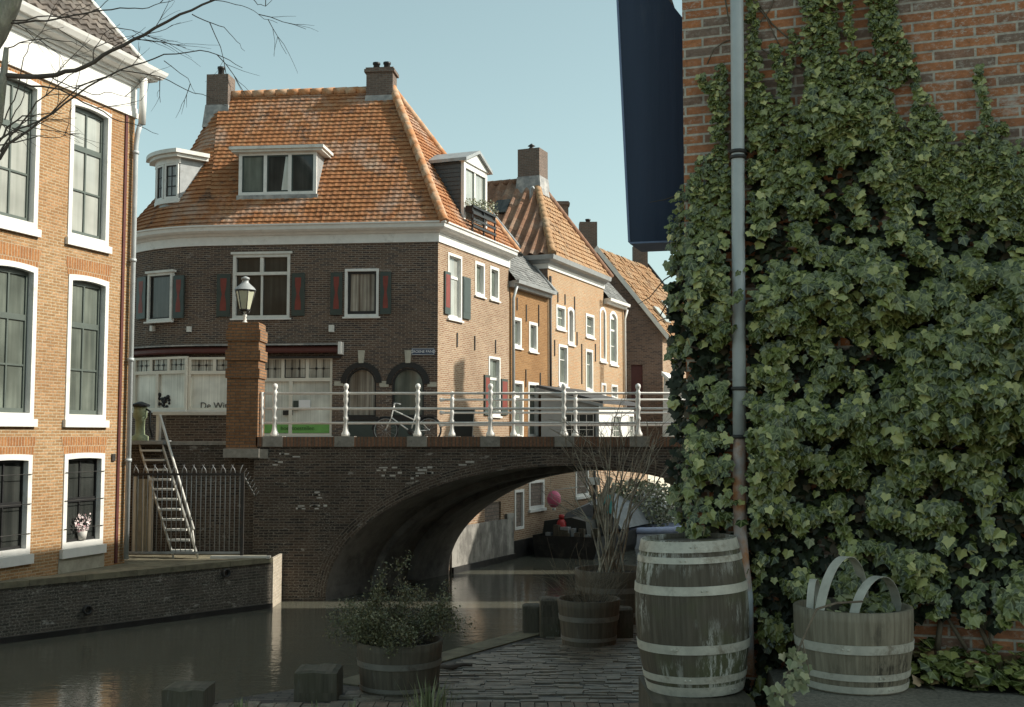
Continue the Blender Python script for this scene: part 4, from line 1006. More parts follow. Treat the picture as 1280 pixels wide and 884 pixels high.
# sloping lean-to windows on the roof
for px_, py_ in ((829, 405), (838, 397)):
    m = MB()
    nn5 = (evo+bd5-evo).cross(app-evo).normalized(); nn5 = nn5 if nn5.z > 0 else -nn5
    r = ray(px_, py_); o = V((0,0,E)); k = (evo-o).dot(nn5)/r.dot(nn5); s_ = o+r*k; bu = bd5.normalized(); sv = (app-evo).normalized()
    m.obox(s_+nn5*.1, bu*.7, sv*.9, nn5*.08); m.build('skylight', M['glass_pale'], h5)
# --- house 6: orange roof further on, pale gabled shed in front of it
h6 = thing('far_orange_roofed_house', (8.2, 60, 3.3), 'distant house with a bright orange tiled roof showing beside the ivy', 'house')
a6 = atY(822, 356, 60); b6 = atY(866, 452, 60); bb = V((4.2, 9, 0))
m = MB(); tiled(m, b6, b6+bb, a6, a6+bb, tw=.3, rh=.3, lift=.05, wave=.05, seg=2); l6 = V((2*a6.x-b6.x, 60, b6.z)); m.poly([b6, b6+bb, a6+bb, a6]); m.poly([l6, a6, a6+bb, l6+bb]); m.build('roof', M['tile_red'], h6)
m = MB(); m.poly([(l6.x+.2, 60.1, -.5), (b6.x-.2, 60.1, -.5), (b6.x-.2, 60.1, b6.z+.1), (a6.x, 60.1, a6.z-.1), (l6.x+.2, 60.1, b6.z+.1)]); q6 = b6+V((-.2, .1, 0)); m.poly([V((q6.x, q6.y, -.5)), V((q6.x, q6.y, -.5))+bb, q6+bb, q6]); m.build('wall', M['brick_right'], h6)
h7 = thing('pale_gabled_shed', atY(829, 545, 47), 'pale grey boarded shed with white sloping verge beside the ivy', 'shed')
P7 = [atY(828, 560, 47), atY(880, 560, 47), atY(880, 519, 47), atY(855, 496, 47), atY(829.5, 470, 47)]
P7[0].z = P7[1].z = 3.25
m = MB(); m.prism(P7, (1.2, 3.2, 0)); m.build('wall', M['white_worn'], h7)
m = MB(); a, b = P7[4], P7[2]; m.prism([a+V((-.1,-.1,.02)), b+V((.1,-.1,.02)), b+V((.1,-.1,.16)), a+V((-.1,-.1,.18))], (1.25, 3.4, 0)); m.build('roof', M['white'], h7)
# --- grey lean-to pavilion on the canal side of the street
Kp = V((3.02, 39.8, 0)); sh = thing('grey_pavilion', (Kp.x, Kp.y, 3.3), 'low grey and white wooden pavilion with a sloping felt roof behind the bridge railing', 'pavilion')
FP = Fac((1.02, 40.1), (Kp.x-1.02, Kp.y-40.1)); LP = V((Kp.x-1.02, Kp.y-40.1, 0)).length
FPR = Fac((Kp.x, Kp.y), (.41, .912)); LPR = 3.9
zl = FP.px(684, 489)[1]; zk = FP.px(752, 507)[1]; zr_ = FPR.px(796, 519)[1]
wr = FP.rect(703, 515, 744.5, 549)
m = MB(); wall(m, FP, 0, LP, 2.5, zk-.02, [wr], .08); m.poly([FP.pt(0, zk-.02), FP.pt(LP, zk-.02), FP.pt(0, zl)]); q = FP.pt(0, 0); wall_free(m, q+FPR.d*LPR, q, 2.5, zk); m.build('front_boards', M['shed_grey'], sh)
wl = [FPR.rect(765.5, 519, 776, 549), FPR.rect(786, 519, 792, 549)]
zside = min(zk, zr_)-.05
m = MB(); wall(m, FPR, 0, LPR, 2.5, zside, wl, .06); m.poly([FPR.pt(0, zside), FPR.pt(LPR, zside), FPR.pt(LPR, zk-.02), FPR.pt(0, zk-.02)]); m.build('side_boards', M['white'], sh)
window(sh, FP, wr, (.25, .5, .75), (.33, .66), .06, frame='black', sash='white', pane='glass_dark', depth=.07, mun=.02)
for w in wl: window(sh, FPR, w, (.5,), (.33, .66), .05, frame='white', sash='white', pane='glass_mid', depth=.06, mun=.02)
m = MB(); a = FP.pt(-.15, zl+.12, .12); b = FP.pt(LP+.15, zk+.06, .12); m.prism([a, b, b+V((0,0,.1)), a+V((0,0,.1))], FPR.d*(LPR+.3)); m.build('roof', M['shed_roof'], sh)
m = MB(); m.prism([a+FP.n*.02+V((0,0,-.12)), b+FP.n*.02+V((0,0,-.12)), b+FP.n*.02+V((0,0,-.003)), a+FP.n*.02+V((0,0,-.003))], FP.n*-.06); m.build('fascia', M['zinc'], sh)

# ================================================================ canal wall beyond the bridge with basement fronts
FB2 = Fac((BK0.x-.2, 29.2), (BD.x, BD.y)); LB = 30
cw = thing('canal_bank_wall', (BK0.x, 29.2, 0), 'stained plaster and brick canal bank wall with basement door and window seen through the arch', 'bank wall')
kp = FB2.px(640, 690)[0]
door = FB2.rect(643, 612, 654.5, 662); win = FB2.rect(661, 600, 680, 636); dk = FB2.rect(606, 628, 626, 655); win2 = (door[1]+4.2, door[1]+5.4, 1.5, 2.6)
m = MB(); wall(m, FB2, 0, LB, -1, 3.3, [door, win, dk, win2], .14); m.build('brick_wall', M['brick_right'], cw)
m = MB(); FB2.box(m, .05, kp, -1, 1.16, .06, -.02); FB2.box(m, kp-.5, kp, 1.161, 1.3, .08, -.02); m.build('plaster_base', M['plaster'], cw)
m = MB(); FB2.box(m, .05, kp+.02, -.6, .16, .11, .0); FB2.box(m, kp+.02, LB, -.6, .5, .05, .0); m.build('wet_ledge', M['hull'], cw)
m = MB(); FB2.box(m, 16.6, LB, .5, 3.1, .03, -.01); m.build('cream_plaster', M['plaster_cream'], cw)
window(cw, FB2, win, (.5,), (), .09, pane='glass_mid', sash='white', sill=.08); window(cw, FB2, win2, (.5,), (), .09, pane='glass_mid', sash='white', sill=.08)
window(cw, FB2, door, (), (.3,), .08, pane='glass_dark', sash='white', name='basement_door'); m = MB(); m.poly([FB2.pt(dk[0], dk[2], -.12), FB2.pt(dk[1], dk[2], -.12), FB2.pt(dk[1], dk[3], -.12), FB2.pt(dk[0], dk[3], -.12)]); m.build('dark_shutter', M['timber'], cw)

# ================================================================ the bridge
YB = 24.5; SK = V((2.35, 4.7, 0))
br = thing('arch_bridge', (1.1, YB, 0), 'old dark brick bridge with one wide low arch over the canal', 'bridge')
AX, AW, AH, AZ = 1.1, 5.04, 2.76, .08
ZT = 3.25
def az(x): 
    u = (x-AX)/AW
    return AZ + AH*sqrt(max(0, 1-u*u)) if abs(u) < 1 else -1.2
NA = 48
ax = [AX - AW*cos(pi*i/NA) for i in range(NA+1)]
m = MB()
def face(mb, y, dx, flip=1):
    xs = [-5.5] + [AX-AW] + ax[1:] + [10.5]
    for i in range(len(xs)-1):
        a, b = xs[i], xs[i+1]
        za = az(a) if i >= 1 else -1.2; zb_ = az(b) if i < len(xs)-2 else -1.2
        if i == 0: za = zb_ = -1.2
        elif i == len(xs)-2: za = zb_ = -1.2
        else: za = AZ + AH*sqrt(max(0, 1-((a-AX)/AW)**2)); zb_ = AZ + AH*sqrt(max(0, 1-((b-AX)/AW)**2))
        mb.poly([(a+dx, y, za), (b+dx, y, zb_), (b+dx, y, ZT), (a+dx, y, ZT)])
face(m, YB, 0)
m.poly([(-5.5, YB, -1.2), (-5.5, YB+.6, -1.2), (-5.5, YB+.6, ZT), (-5.5, YB, ZT)])
m.build('spandrel_wall', M['brick_bridge'], br); m = MB(); face(m, YB+SK.y, SK.x); m.build('spandrel_wall', M['brick_bridge'], br)
m = MB()
L = [0]
for i in range(NA): L.append(L[-1] + sqrt((ax[i+1]-ax[i])**2 + (AH*(sin(pi*(i+1)/NA)-sin(pi*i/NA)))**2))
pts = [V((x, YB, AZ + AH*sin(pi*i/NA))) for i, x in enumerate(ax)]
for i in range(NA): m.poly([pts[i], pts[i+1], pts[i+1]+SK, pts[i]+SK], [(0, L[i]), (0, L[i+1]), (5, L[i+1]), (5, L[i])])
for x in (ax[0], ax[-1]): m.poly([(x, YB, -1.2), (x, YB, AZ), (x+SK.x, YB+SK.y, AZ), (x+SK.x, YB+SK.y, -1.2)])
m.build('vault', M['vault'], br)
m = MB()      # ring of bricks round the arch and lower steps inside it
for (t0, t1, off, pr) in ((0.0, .02, .24, .025),):
    for i in range(NA):
        n0 = V((-cos(pi*i/NA)*AH, 0, sin(pi*i/NA)*AW)).normalized(); n1 = V((-cos(pi*(i+1)/NA)*AH, 0, sin(pi*(i+1)/NA)*AW)).normalized()
        o = V((0, -pr, 0)); a, b = pts[i]+n0*.004, pts[i+1]+n1*.004
        m.poly([a+o, b+o, b+o+n1*off, a+o+n0*off], [(L[i], 0), (L[i+1], 0), (L[i+1], off), (L[i], off)])
        m.poly([a, b, b+o, a+o]); m.poly([a+n0*off, b+n1*off, b+o+n1*off, a+o+n0*off])
m.build('arch_ring', M['brick_bridge'], br)
for t in (.33, .62):      # thickening ribs across the vault
    m = MB()
    for i in range(NA):
        n0 = V((cos(pi*i/NA)*AH, 0, -sin(pi*i/NA)*AW)).normalized()*.14; n1 = V((cos(pi*(i+1)/NA)*AH, 0, -sin(pi*(i+1)/NA)*AW)).normalized()*.14
        a, b = pts[i]+SK*t, pts[i+1]+SK*t; w = SK*.10
        m.poly([a, b, b+n1, a+n0]); m.poly([a+n0, b+n1, b+n1+w, a+n0+w]); m.poly([a+w, b+w, b+n1+w, a+n0+w])
    m.build('vault_rib', M['vault'], br)
m = MB(); m.prism([(-5.5, YB+.3, 3.2), (10.5, YB+.3, 3.2), (10.5+SK.x, YB+SK.y-.3, 3.2), (-5.5+SK.x-.4, YB+SK.y-.3, 3.2)], (0, 0, .2)); m.build('deck', M['street'], br)
posts_px = [343, 432, 522, 613, 705, 798, 890, 982]
pX = [atY(p, 545, YB+.15).x for p in posts_px]
def coping(y0, y1, x0, x1, bx_):
    m = MB(); xs = x0
    for x in bx_ + [None]:
        e = x1 if x is None else x-.21
        if e > xs+.01: m.box(xs, e, y0, y1, ZT+.002, 3.46)
        if x is not None: xs = x+.21
    m.build('coping', M['brick_coping'], br)
    for x in bx_: m = MB(); m.box(x-.209, x+.209, y0-.012, y1+.01, ZT-.0, 3.472); m.build('post_block', M['stone'], br)
coping(YB-.04, YB+.33, -5.46, 10.5, pX)
m = MB(); m.box(-5.62, -5.2, YB-.05, YB+.7, 3.0, 3.2); m.build('corner_stone', M['stone'], br)
farX = [atY(p, 545, YB+SK.y-.15).x for p in (565, 642, 719.5, 797, 874, 951)]
coping(YB+SK.y-.33, YB+SK.y+.03, farX[0]-.5, 12, farX)
RL_ = random.Random(8)
m = MB()      # bricks whitened by lime in a few courses of the spandrel
for (cx_, cy_, n_, sx_) in ((505, 590, 16, 22), (520, 604, 5, 10), (386, 633, 9, 14), (395, 620, 5, 8), (655, 588, 16, 46), (700, 580, 8, 20), (345, 575, 6, 12), (570, 590, 4, 20)):
    for i in range(n_):
        p_ = atY(cx_+RL_.gauss(0, sx_), cy_+RL_.gauss(0, 4), YB); zr_c = round(p_.z/.058)*.058+.008
        if p_.z > az(p_.x)+.1 and p_.z < ZT-.1: w_ = RL_.uniform(.05, .2); m.box(p_.x, p_.x+w_, YB-.004, YB+.01, zr_c, zr_c+RL_.uniform(.02, .044))
m.build('limed_bricks', M['lime_brick'], br)['kind'] = 'stuff'
# rotated brick soldiers need their own orientation: railing things
def railing(name, label, xs, y, ext0, ext1, end_ball=False):
    rl = thing(name, (xs[0], y, 3.47), label, 'railing', None)
    prof = [(.0, 0), (.115, 0), (.115, .05), (.075, .12), (.058, .2), (.055, .34), (.07, .36), (.07, .4), (.05, .43), (.055, .52), (.072, .58), (.075, .61), (.05, .66), (.05, .70), (.066, .76), (.07, .80), (.055, .86), (.066, .885), (.066, .955), (.045, .98), (.04, 1.0), (.065, 1.04), (.072, 1.075), (.055, 1.12), (.0, 1.14)]
    first = None
    for x in xs:
        if first is None:
            m = MB(); m.lathe((x, y, 3.472), [(r_*.82, z_) for r_, z_ in prof], 14); first = m.build('post', M['rail_white'], rl)
        else:
            o = first.copy(); COL.objects.link(o); o.parent = rl; o.location = (x-xs[0], 0, 0)
    for z in (.285, .595, .925):
        m = MB(); m.tube([(xs[0]-ext0, y, 3.47+z), (xs[-1]+ext1, y, 3.47+z)], .027, 8)
        if end_ball: m.lathe((xs[0]-ext0, y, 3.47+z), [(.0, -.05), (.045, -.03), (.055, 0), (.04, .05), (.03, .1)], 8, axis=(1, 0, 0))
        m.build('rail', M['rail_white'], rl)
    return rl
railing('bridge_railing', 'white iron railing along the near side of the bridge, right of the brick pillar', pX, YB+.15, .35, 1.5)
railing('bridge_railing', 'white iron railing along the far side of the bridge, behind the nearer one', farX, YB+SK.y-.15, .28, 1.0, True)
# brick pillar with lantern
px0, px1 = -6.1, -5.43
pl = thing('brick_pillar', ((px0+px1)/2, YB+.3, 3.2), 'tall square brown brick pillar at the left end of the bridge railing', 'pillar')
zp = atY(305, 403, YB).z
m = MB(); y0, y1 = YB-.04, YB+.62
m.box(px0, px1, y0, y1, 3.2, zp-.02)
m.build('shaft', M['brick_pillar'], pl)
m = MB(); zz = zp
for k, (h_, o) in enumerate(((.16, -.02), (.24, .035), (.2, .0), (.22, .04), (.18, .01), (.2, .03))):
    if o > .015 or k == 0: m.box(px0-o, px1+o, y0-o, y1+o, zz-h_, zz - (.0 if k else 0))
    zz -= h_
m.build('corbel_band', M['brick_pillar'], pl)
m = MB(); m.box(px0-.04, px1+.05, y0-.06, y1+.05, 3.02, 3.21); m.build('base_stone', M['stone'], pl)
m = MB(); m.tube([(px1+.06, YB+.12, 3.25), (px1+.06, YB+.12, 4.42)], .035, 8); m.build('end_post', M['rail_white'], pl)
lx = atY(306, 400, YB+.25).x; ly = YB+.25
ln = thing('lantern', (lx, ly, zp), 'old street lantern with tapered glass and domed cap standing on the brick pillar', 'lantern')
zb_ = zp; H = atY(306, 345, ly).z - zp; u = H/1.05
m = MB(); m.lathe((lx, ly, zb_), [(.0, 0), (.06, 0), (.06, .03), (.03, .05), (.045, .09), (.025, .13), (.05, .17), (.025, .21), (.03, .26), (.0, .26)], 12); m.build('stem', M['white_worn'], ln)
m = MB()
for k in range(4):
    a = pi/4+pi/2*k; m.tube([(lx+.02*cos(a), ly+.02*sin(a), zb_+.2), (lx+.10*cos(a), ly+.10*sin(a), zb_+.24), (lx+.125*cos(a), ly+.125*sin(a), zb_+.30)], .012, 5)
m.build('bracket', M['iron'], ln)
m = MB(); m.lathe((lx, ly, zb_), [(.12, .28), (.13, .29), (.12, .31)], 6); zt_ = .31+.40*u
m.lathe((lx, ly, zb_), [(.215, zt_-.01), (.225, zt_+.01), (.215, zt_+.03)], 6)
for k in range(6):
    a = 2*pi*k/6; m.tube([(lx+.12*cos(a), ly+.12*sin(a), zb_+.3), (lx+.215*cos(a), ly+.215*sin(a), zb_+zt_)], .010, 4)
m.build('frame', M['iron'], ln)
m = MB(); m.lathe((lx, ly, zb_), [(.0, .30), (.115, .30), (.208, zt_), (.0, zt_)], 6, smooth=False); m.build('glass', M['lamp_glass'], ln)
m = MB(); m.lathe((lx, ly, zb_), [(.235, zt_+.02), (.20, zt_+.07), (.11, zt_+.15), (.075, zt_+.19), (.07, zt_+.25), (.095, zt_+.255), (.09, zt_+.29), (.05, zt_+.31), (.0, zt_+.33)], 14); m.build('cap', M['zinc'], ln)

# ================================================================ courtyard: retaining wall, fence, stairs, pump
rw = thing('retaining_wall', (-7.5, 24.9, ZQ), 'dark sooty brick retaining wall with a pale basement door behind the iron fence', 'wall')
m = MB(); m.box(-16, -5.52, 24.95, 25.25, -.5, 3.28); m.build('wall', M['brick_bridge'], rw)
m = MB(); m.box(-16, -6.12, 24.9, 25.3, 3.281, 3.36); m.build('coping_stone', M['stone'], rw)
a, b = atY(166, 640, 24.9).x, atY(192, 640, 24.9).x
m = MB(); m.box(a, b, 24.90, 24.96, ZQ, 2.55); m.build('basement_door', M['plinth'], rw)
m = MB()
for (x0, x1) in ((a, a+.07), (b-.09, b)): m.box(x0, x1, 24.86, 24.945, ZQ, 2.6)
m.box((a+b)/2-.02, (a+b)/2+.02, 24.88, 24.947, ZQ, 2.549); m.build('door_frame', M['cream'], rw)
# dark plinth wall and guard rail on top
pw = thing('plinth_wall', (-7, 25.9, 3.3), 'dark brick parapet under the left shop window with a white rail on top', 'wall')
xa, xb = atY(207, 540, 26).x, -5.9
zz_ = atY(240, 519, 26).z
m = MB(); m.box(xa, xb, 26, 26.24, 3.28, zz_); m.build('wall', M['brick_bridge'], pw)
xa2 = atY(190, 516, 25.9).x
m = MB(); m.box(xa2, xb, 25.94, 26.28, zz_+.002, zz_+.075); m.build('rail', M['white_worn'], pw)
m = MB(); x_ = atY(197, 540, 25.95).x; m.box(x_-.05, x_+.05, 25.98, 26.08, 3.28, zz_); m.build('rail_post', M['cream'], pw)
# steep stairs
st = thing('iron_stairs', atY(220, 697, 23.75), 'steep narrow grey iron stairs with handrail rising behind the spiked fence', 'stairs')
T0 = atY(189, 559, 24.85); T1 = atY(232, 697, 23.72); T1.z = ZQ; wv = V((.235, .0, 0))
for sg_ in (-1, 1):
    m = MB(); a, b = T0+wv*sg_, T1+wv*sg_; up_ = V((0, 0, .0)); nv = V((0, -.05, .13))
    m.prism([a-nv*.5, b-nv*.5, b+nv*.5, a+nv*.5], V((.03*sg_, 0, 0))); m.build('stringer', M['white_worn'], st)
m = MB(); n = 11
for i in range(n):
    p = T0.lerp(T1, (i+.35)/n); m.box(p.x-.225, p.x+.225, p.y-.13, p.y+.09, p.z-.02, p.z+.02)
m.build('tread', M['white_worn'], st)
m = MB(); h0 = atY(200, 519, 24.9); h1 = atY(242, 662, 23.75); m.tube([h0, h1], .028, 8); m.tube([h0, V((h0.x, h0.y, 3.3))], .028, 8); q = h0.lerp(h1, .93); m.tube([q, T1.lerp(T0, .05)+wv], .02, 6); m.build('handrail', M['white_worn'], st)
m = MB(); m.box(T0.x-.5, T0.x+.3, 24.7, 25.3, 3.3, 3.38); m.build('landing', M['zinc'], st)
# pump
pp_ = atY(178, 552, 25.15); pm = thing('water_pump', (pp_.x, pp_.y, 3.3), 'pale green cast iron water pump with dark cap at the top of the stairs', 'pump')
zt = atY(178, 506, 25.15).z-3.3
m = MB(); m.lathe((pp_.x-.06, pp_.y, 3.37), [(.19, 0), (.19, .1), (.11, .14), (.1, zt*.35), (.11, zt*.55), (.15, zt*.6), (.15, zt*.85), (.12, zt*.88), (.0, zt*.88)], 12); m.build('column', M['pump_green'], pm)
m = MB(); m.lathe((pp_.x-.06, pp_.y, 3.37), [(.2, zt*.87), (.21, zt*.92), (.1, zt*.97), (.03, zt), (.0, zt)], 12); m.build('cap', M['black'], pm)
m = MB(); m.tube([(pp_.x+.08, pp_.y-.03, 3.37+zt*.8), (pp_.x+.17, pp_.y-.05, 3.37+zt*.75), (pp_.x+.16, pp_.y-.05, 3.37+zt*.35), (pp_.x+.24, pp_.y-.06, 3.37+zt*.08)], .025, 6); m.build('handle', M['black'], pm)
m = MB(); m.tube([(pp_.x+.04, pp_.y-.08, 3.37+zt*.6), (pp_.x+.05, pp_.y-.2, 3.37+zt*.56), (pp_.x+.05, pp_.y-.22, 3.37+zt*.45)], .03, 6); m.build('spout', M['pump_green'], pm)
# spiked fence
YF = 23.62
fx0, fx1 = atY(147.5, 640, YF).x, atY(303, 640, YF).x; zf = atY(220, 593, YF).z
fn = thing('spiked_fence', (fx0, YF, ZQ), 'black iron fence with curved spikes between the orange house and the bridge', 'fence')
m = MB(); m.box(fx0-.035, fx0+.035, YF-.035, YF+.035, ZQ, zf+.12); m.build('fence_post', M['rail_white'] if False else M['iron'], fn)
m = MB(); m.box(fx1-.03, fx1+.03, YF-.03, YF+.03, ZQ, zf+.03); m.build('fence_post', M['iron'], fn)
for z in (zf, ZQ+.1):
    m = MB(); m.box(fx0+.035, fx1-.03, YF-.018, YF+.018, z-.022, z+.022); m.build('fence_rail', M['zinc'] if z < 2 else M['iron'], fn)
m = MB(); nb = 25
for i in range(nb):
    x = lerp(fx0+.1, fx1-.06, i/(nb-1)); m.tube([(x, YF, ZQ+.12), (x, YF, zf-.02)], .009, 5)
m.build('bars', M['zinc'], fn)
m = MB()
for i in range(nb):
    x = lerp(fx0+.1, fx1-.06, i/(nb-1)); t = -.07 if i % 2 else .07
    m.tube([(x, YF, zf+.02), (x+t*.2, YF-.01, zf+.1), (x+t, YF-.05, zf+.2)], [.011, .01, .003], 5)
m.build('spikes', M['zinc'], fn)
m = MB(); wx = -5.46
for i in range(7):
    t = i/6; p = V((lerp(fx1, wx, t), lerp(YF, YB-.02, t), zf-t*.5)); m.tube([p, p+V((.1, -.12, .12))], [.012, .004], 5)
m.tube([(fx1, YF, zf), (wx, YB-.02, zf-.5)], .018, 6); m.build('spiked_guard', M['zinc'], fn)

# ================================================================ street furniture on the far side of the bridge
bn = atY(579, 545, 30.6); wb = thing('wheelie_bin', (bn.x, bn.y, 3.3), 'dark wheeled refuse bin with lid standing at the house corner behind the railings', 'bin')
zt = atY(579, 512, 30.6).z
m = MB(); b0 = [V((bn.x+sx*.24, bn.y+sy*.26, 3.36)) for sx, sy in ((-1,-1),(1,-1),(1,1),(-1,1))]; b1 = [V((bn.x+sx*.29, bn.y+sy*.33, zt-.08)) for sx, sy in ((-1,-1),(1,-1),(1,1),(-1,1))]
for i in range(4): j = (i+1)%4; m.poly([b0[i], b0[j], b1[j], b1[i]])
m.poly(b0[::-1]); m.poly(b1); m.build('body', M['bin'], wb)
m = MB(); m.box(bn.x-.31, bn.x+.31, bn.y-.37, bn.y+.36, zt-.078, zt-.02); m.box(bn.x-.28, bn.x+.28, bn.y-.33, bn.y+.32, zt-.019, zt+.02); m.tube([(bn.x-.25, bn.y+.4, zt-.04), (bn.x+.25, bn.y+.4, zt-.04)], .02, 6); m.build('lid', M['bin'], wb)
for sx in (-1, 1): m = MB(); m.lathe((bn.x+sx*.27, bn.y+.25, 3.4), [(0, -.025), (.1, -.025), (.1, .025), (0, .025)], 12, axis=(1, 0, 0)); m.build('wheel', M['black'], wb)
# bicycle
YC = 30.2; w0 = atY(482, 545, YC); w1 = atY(536, 545, YC); by = thing('bicycle', ((w0.x+w1.x)/2, YC, 3.3), 'city bicycle with pale frame leaning behind the near railing in front of the arched windows', 'bicycle')
zr0 = 3.3+.335
for X in (w0.x, w1.x):
    m = MB(); m.tube([(X+.325*cos(2*pi*k/28), YC, zr0+.325*sin(2*pi*k/28)) for k in range(29)], .018, 6, cap=False); wh = m.build('wheel', M['black'], by)
    m = MB(); m.tube([(X+.30*cos(2*pi*k/28), YC, zr0+.30*sin(2*pi*k/28)) for k in range(29)], .010, 5, cap=False); m.build('rim', M['zinc'], wh)
    m = MB()
    for k in range(14): a = 2*pi*k/14; m.tube([(X, YC, zr0), (X+.3*cos(a), YC, zr0+.3*sin(a))], .0025, 3)
    m.lathe((X, YC, zr0), [(0, -.04), (.025, -.04), (.025, .04), (0, .04)], 8, axis=(0, 1, 0)); m.build('spokes', M['zinc'], wh)
    m = MB(); m.tube([(X+.355*cos(a_*pi/16), YC, zr0+.355*sin(a_*pi/16)) for a_ in range(1, 17)], .014, 5); m.build('mudguard', M['black'], by)
fx, rx = w0.x, w1.x; bbk = V((lerp(fx, rx, .58), YC, 3.3+.29)); hd = V((fx+.20, YC, 3.3+.86)); hd2 = V((fx+.15, YC, 3.3+.66)); sd = V((lerp(fx, rx, .72), YC, 3.3+.86))
m = MB(); m.tube([hd2, bbk], .02, 6); m.tube([hd, lerp(bbk, sd, .55)], .018, 6); m.tube([bbk, sd], .018, 6); m.tube([bbk, (rx, YC, zr0)], .012, 5); m.tube([lerp(bbk, sd, .75), (rx, YC, zr0)], .012, 5); m.tube([V((fx+.22, YC, 3.3+.98)), hd2, (fx, YC, zr0)], .018, 6); m.build('frame', M['rail_white'], by)
m = MB(); h = V((fx+.22, YC, 3.3+.98)); m.tube([h+V((.15, -.27, .04)), h+V((.02, -.22, .06)), h+V((-.02, 0, .02)), h+V((.02, .22, .06)), h+V((.15, .27, .04))], .013, 6); m.build('handlebar', M['zinc'], by)
m = MB(); m.lathe(sd+V((.0, 0, .06)), [(0, -.03), (.1, -.02), (.12, .01), (.09, .035), (0, .04)], 12); m.build('saddle', M['black'], by)
m = MB(); m.box(rx-.2, rx+.18, YC-.06, YC+.06, zr0+.37, zr0+.385); m.build('carrier', M['black'], by)
m = MB(); m.lathe(bbk+V((0, -.04, 0)), [(0, -.01), (.085, -.01), (.085, .01), (0, .01)], 16, axis=(0, 1, 0)); m.tube([bbk+V((0,-.06,0)), bbk+V((.11,-.06,-.12))], .01, 5); m.tube([bbk+V((.07,-.1,-.12)), bbk+V((.15,-.1,-.12))], .015, 5); m.build('crank', M['iron'], by)

# ================================================================ boats beyond the bridge
def hull(mb, o, d, L, W, z0, z1, bowl=1.6):
    d = V((d[0], d[1], 0)).normalized(); n = V((d.y, -d.x, 0)); o = V((o[0], o[1], 0)); st = 14; rings = []
    for i in range(st+1):
        t = i/st; x = L*t; k = 1.0 if t < .65 else max(.02, sqrt(max(0, 1-((t-.65)/.35)**2.0))); sh = .25*max(0, t-.6)/.4
        rings.append([o+d*x+n*(sx*W/2*k*f)+V((0,0,lerp(z0, z1+sh, g))) for sx, f, g in ((-1, 1, 1), (-1, .96, .5), (-1, .8, 0), (1, .8, 0), (1, .96, .5), (1, 1, 1))])
    for i in range(st):
        for j in range(5): mb.poly([rings[i][j], rings[i+1][j], rings[i+1][j+1], rings[i][j+1]])
        mb.poly([V((p.x, p.y, p.z-.08)) for p in (rings[i][0], rings[i][5], rings[i+1][5], rings[i+1][0])])
    mb.poly(rings[0])
    return rings
bo = V((.55, 33.4, 0)); bdv = V((.43, .90, 0)).normalized(); bnv = V((bdv.y, -bdv.x, 0)); bo = bo + bnv*1.05
b1 = thing('canal_boat', (bo.x, bo.y, .3), 'dark moored barge with cluttered black stern and grey tarpaulin seen under the arch', 'boat')
m = MB(); hull(m, bo, bdv, 8.5, 2.0, -.25, .62); m.build('hull', M['hull'], b1)
P = lambda t, s_, z: bo + bdv*t + bnv*s_ + V((0, 0, z))
m = MB(); m.prism([P(.5, -.92, .6), P(.5, .5, .6), P(.5, .45, 1.02), P(.5, 0, 1.12), P(.5, -.85, 1.0)], bdv*1.2); m.build('stern_cover', M['bin'], b1)
for i in range(12): m = MB(); a = P(R.uniform(-.05, .4), R.uniform(-.9, .8), .545); s_ = R.uniform(.08, .2); m.obox(a, bdv*s_, bnv*s_*R.uniform(.6, 1.4), V((0, 0, s_*R.uniform(.8, 2)))); m.build('deck_crate', M['timber' if i % 3 else 'zinc'], b1)
m = MB(); N = 9
rg = [[P(lerp(1.9, 8.0, i/N), s_*.98, .72+ (h_*(.95+.10*sin(i*.9)+ .3*min(1, i/3.)))) for s_, h_ in ((-1.05, 0), (-.75, .45), (0, .75), (.75, .45), (1.05, 0))] for i in range(N+1)]
for i in range(N):
    for j in range(4): m.poly([rg[i][j], rg[i+1][j], rg[i+1][j+1], rg[i][j+1]])
m.poly(rg[0]); m.poly(rg[-1]); m.build('tarpaulin', M['tarp'], b1)
mp_ = P(1.55, .32, 0); m = MB(); m.tube([mp_+V((0,0,.6)), mp_+V((0,0,2.45))], .045, 8); m.build('mast', M['iron'], b1)
m = MB(); m.box(mp_.x-.16, mp_.x+.16, mp_.y-.1, mp_.y+.1, 2.03, 2.25); m.build('stern_light', M['white_worn'], b1)
gb = atY(702, 672, 33.5); gbz = .62
g = thing('gas_bottle', (gb.x, gb.y, gbz), 'red gas bottle standing on the dark barge under the arch', 'gas bottle')
m = MB(); m.lathe((gb.x, gb.y, gbz-.04), [(.0, 0), (.13, 0), (.14, .04), (.14, .38), (.1, .46), (.04, .5), (.0, .5)], 14); m.build('bottle', M['red_bottle'], g)
m = MB(); m.lathe((gb.x, gb.y, gbz+.46), [(.0, 0), (.08, 0), (.08, .1), (.06, .12), (.0, .12)], 12); m.build('valve_guard', M['red_bottle'], g)
pb_ = atY(692.5, 624, 34.4); py = thing('buoy', tuple(pb_), 'pink round fender hanging from the mast of the dark barge', 'fender')
m = MB(); m.sphere(pb_, .21, 14, 1.2); m.build('float', M['pink'], py)
m = MB(); m.tube([pb_+V((0,0,.27)), V((mp_.x, mp_.y, 2.02))], .012, 5); m.lathe(pb_+V((0,0,-.33)), [(.0, 0), (.06, 0), (.05, .07), (.0, .08)], 8); m.build('line', M['white_worn'], py)
w_o = atY(755, 668, 35.4); b2 = thing('dinghy', (w_o.x, w_o.y, .2), 'small white and blue dinghy moored under the right side of the arch', 'boat')
bd2 = V((.95, .2, 0)).normalized()
m = MB(); hull(m, (w_o.x, w_o.y+.6), bd2, 3.4, 1.2, -.1, .5); m.build('hull', M['hull_white'], b2)
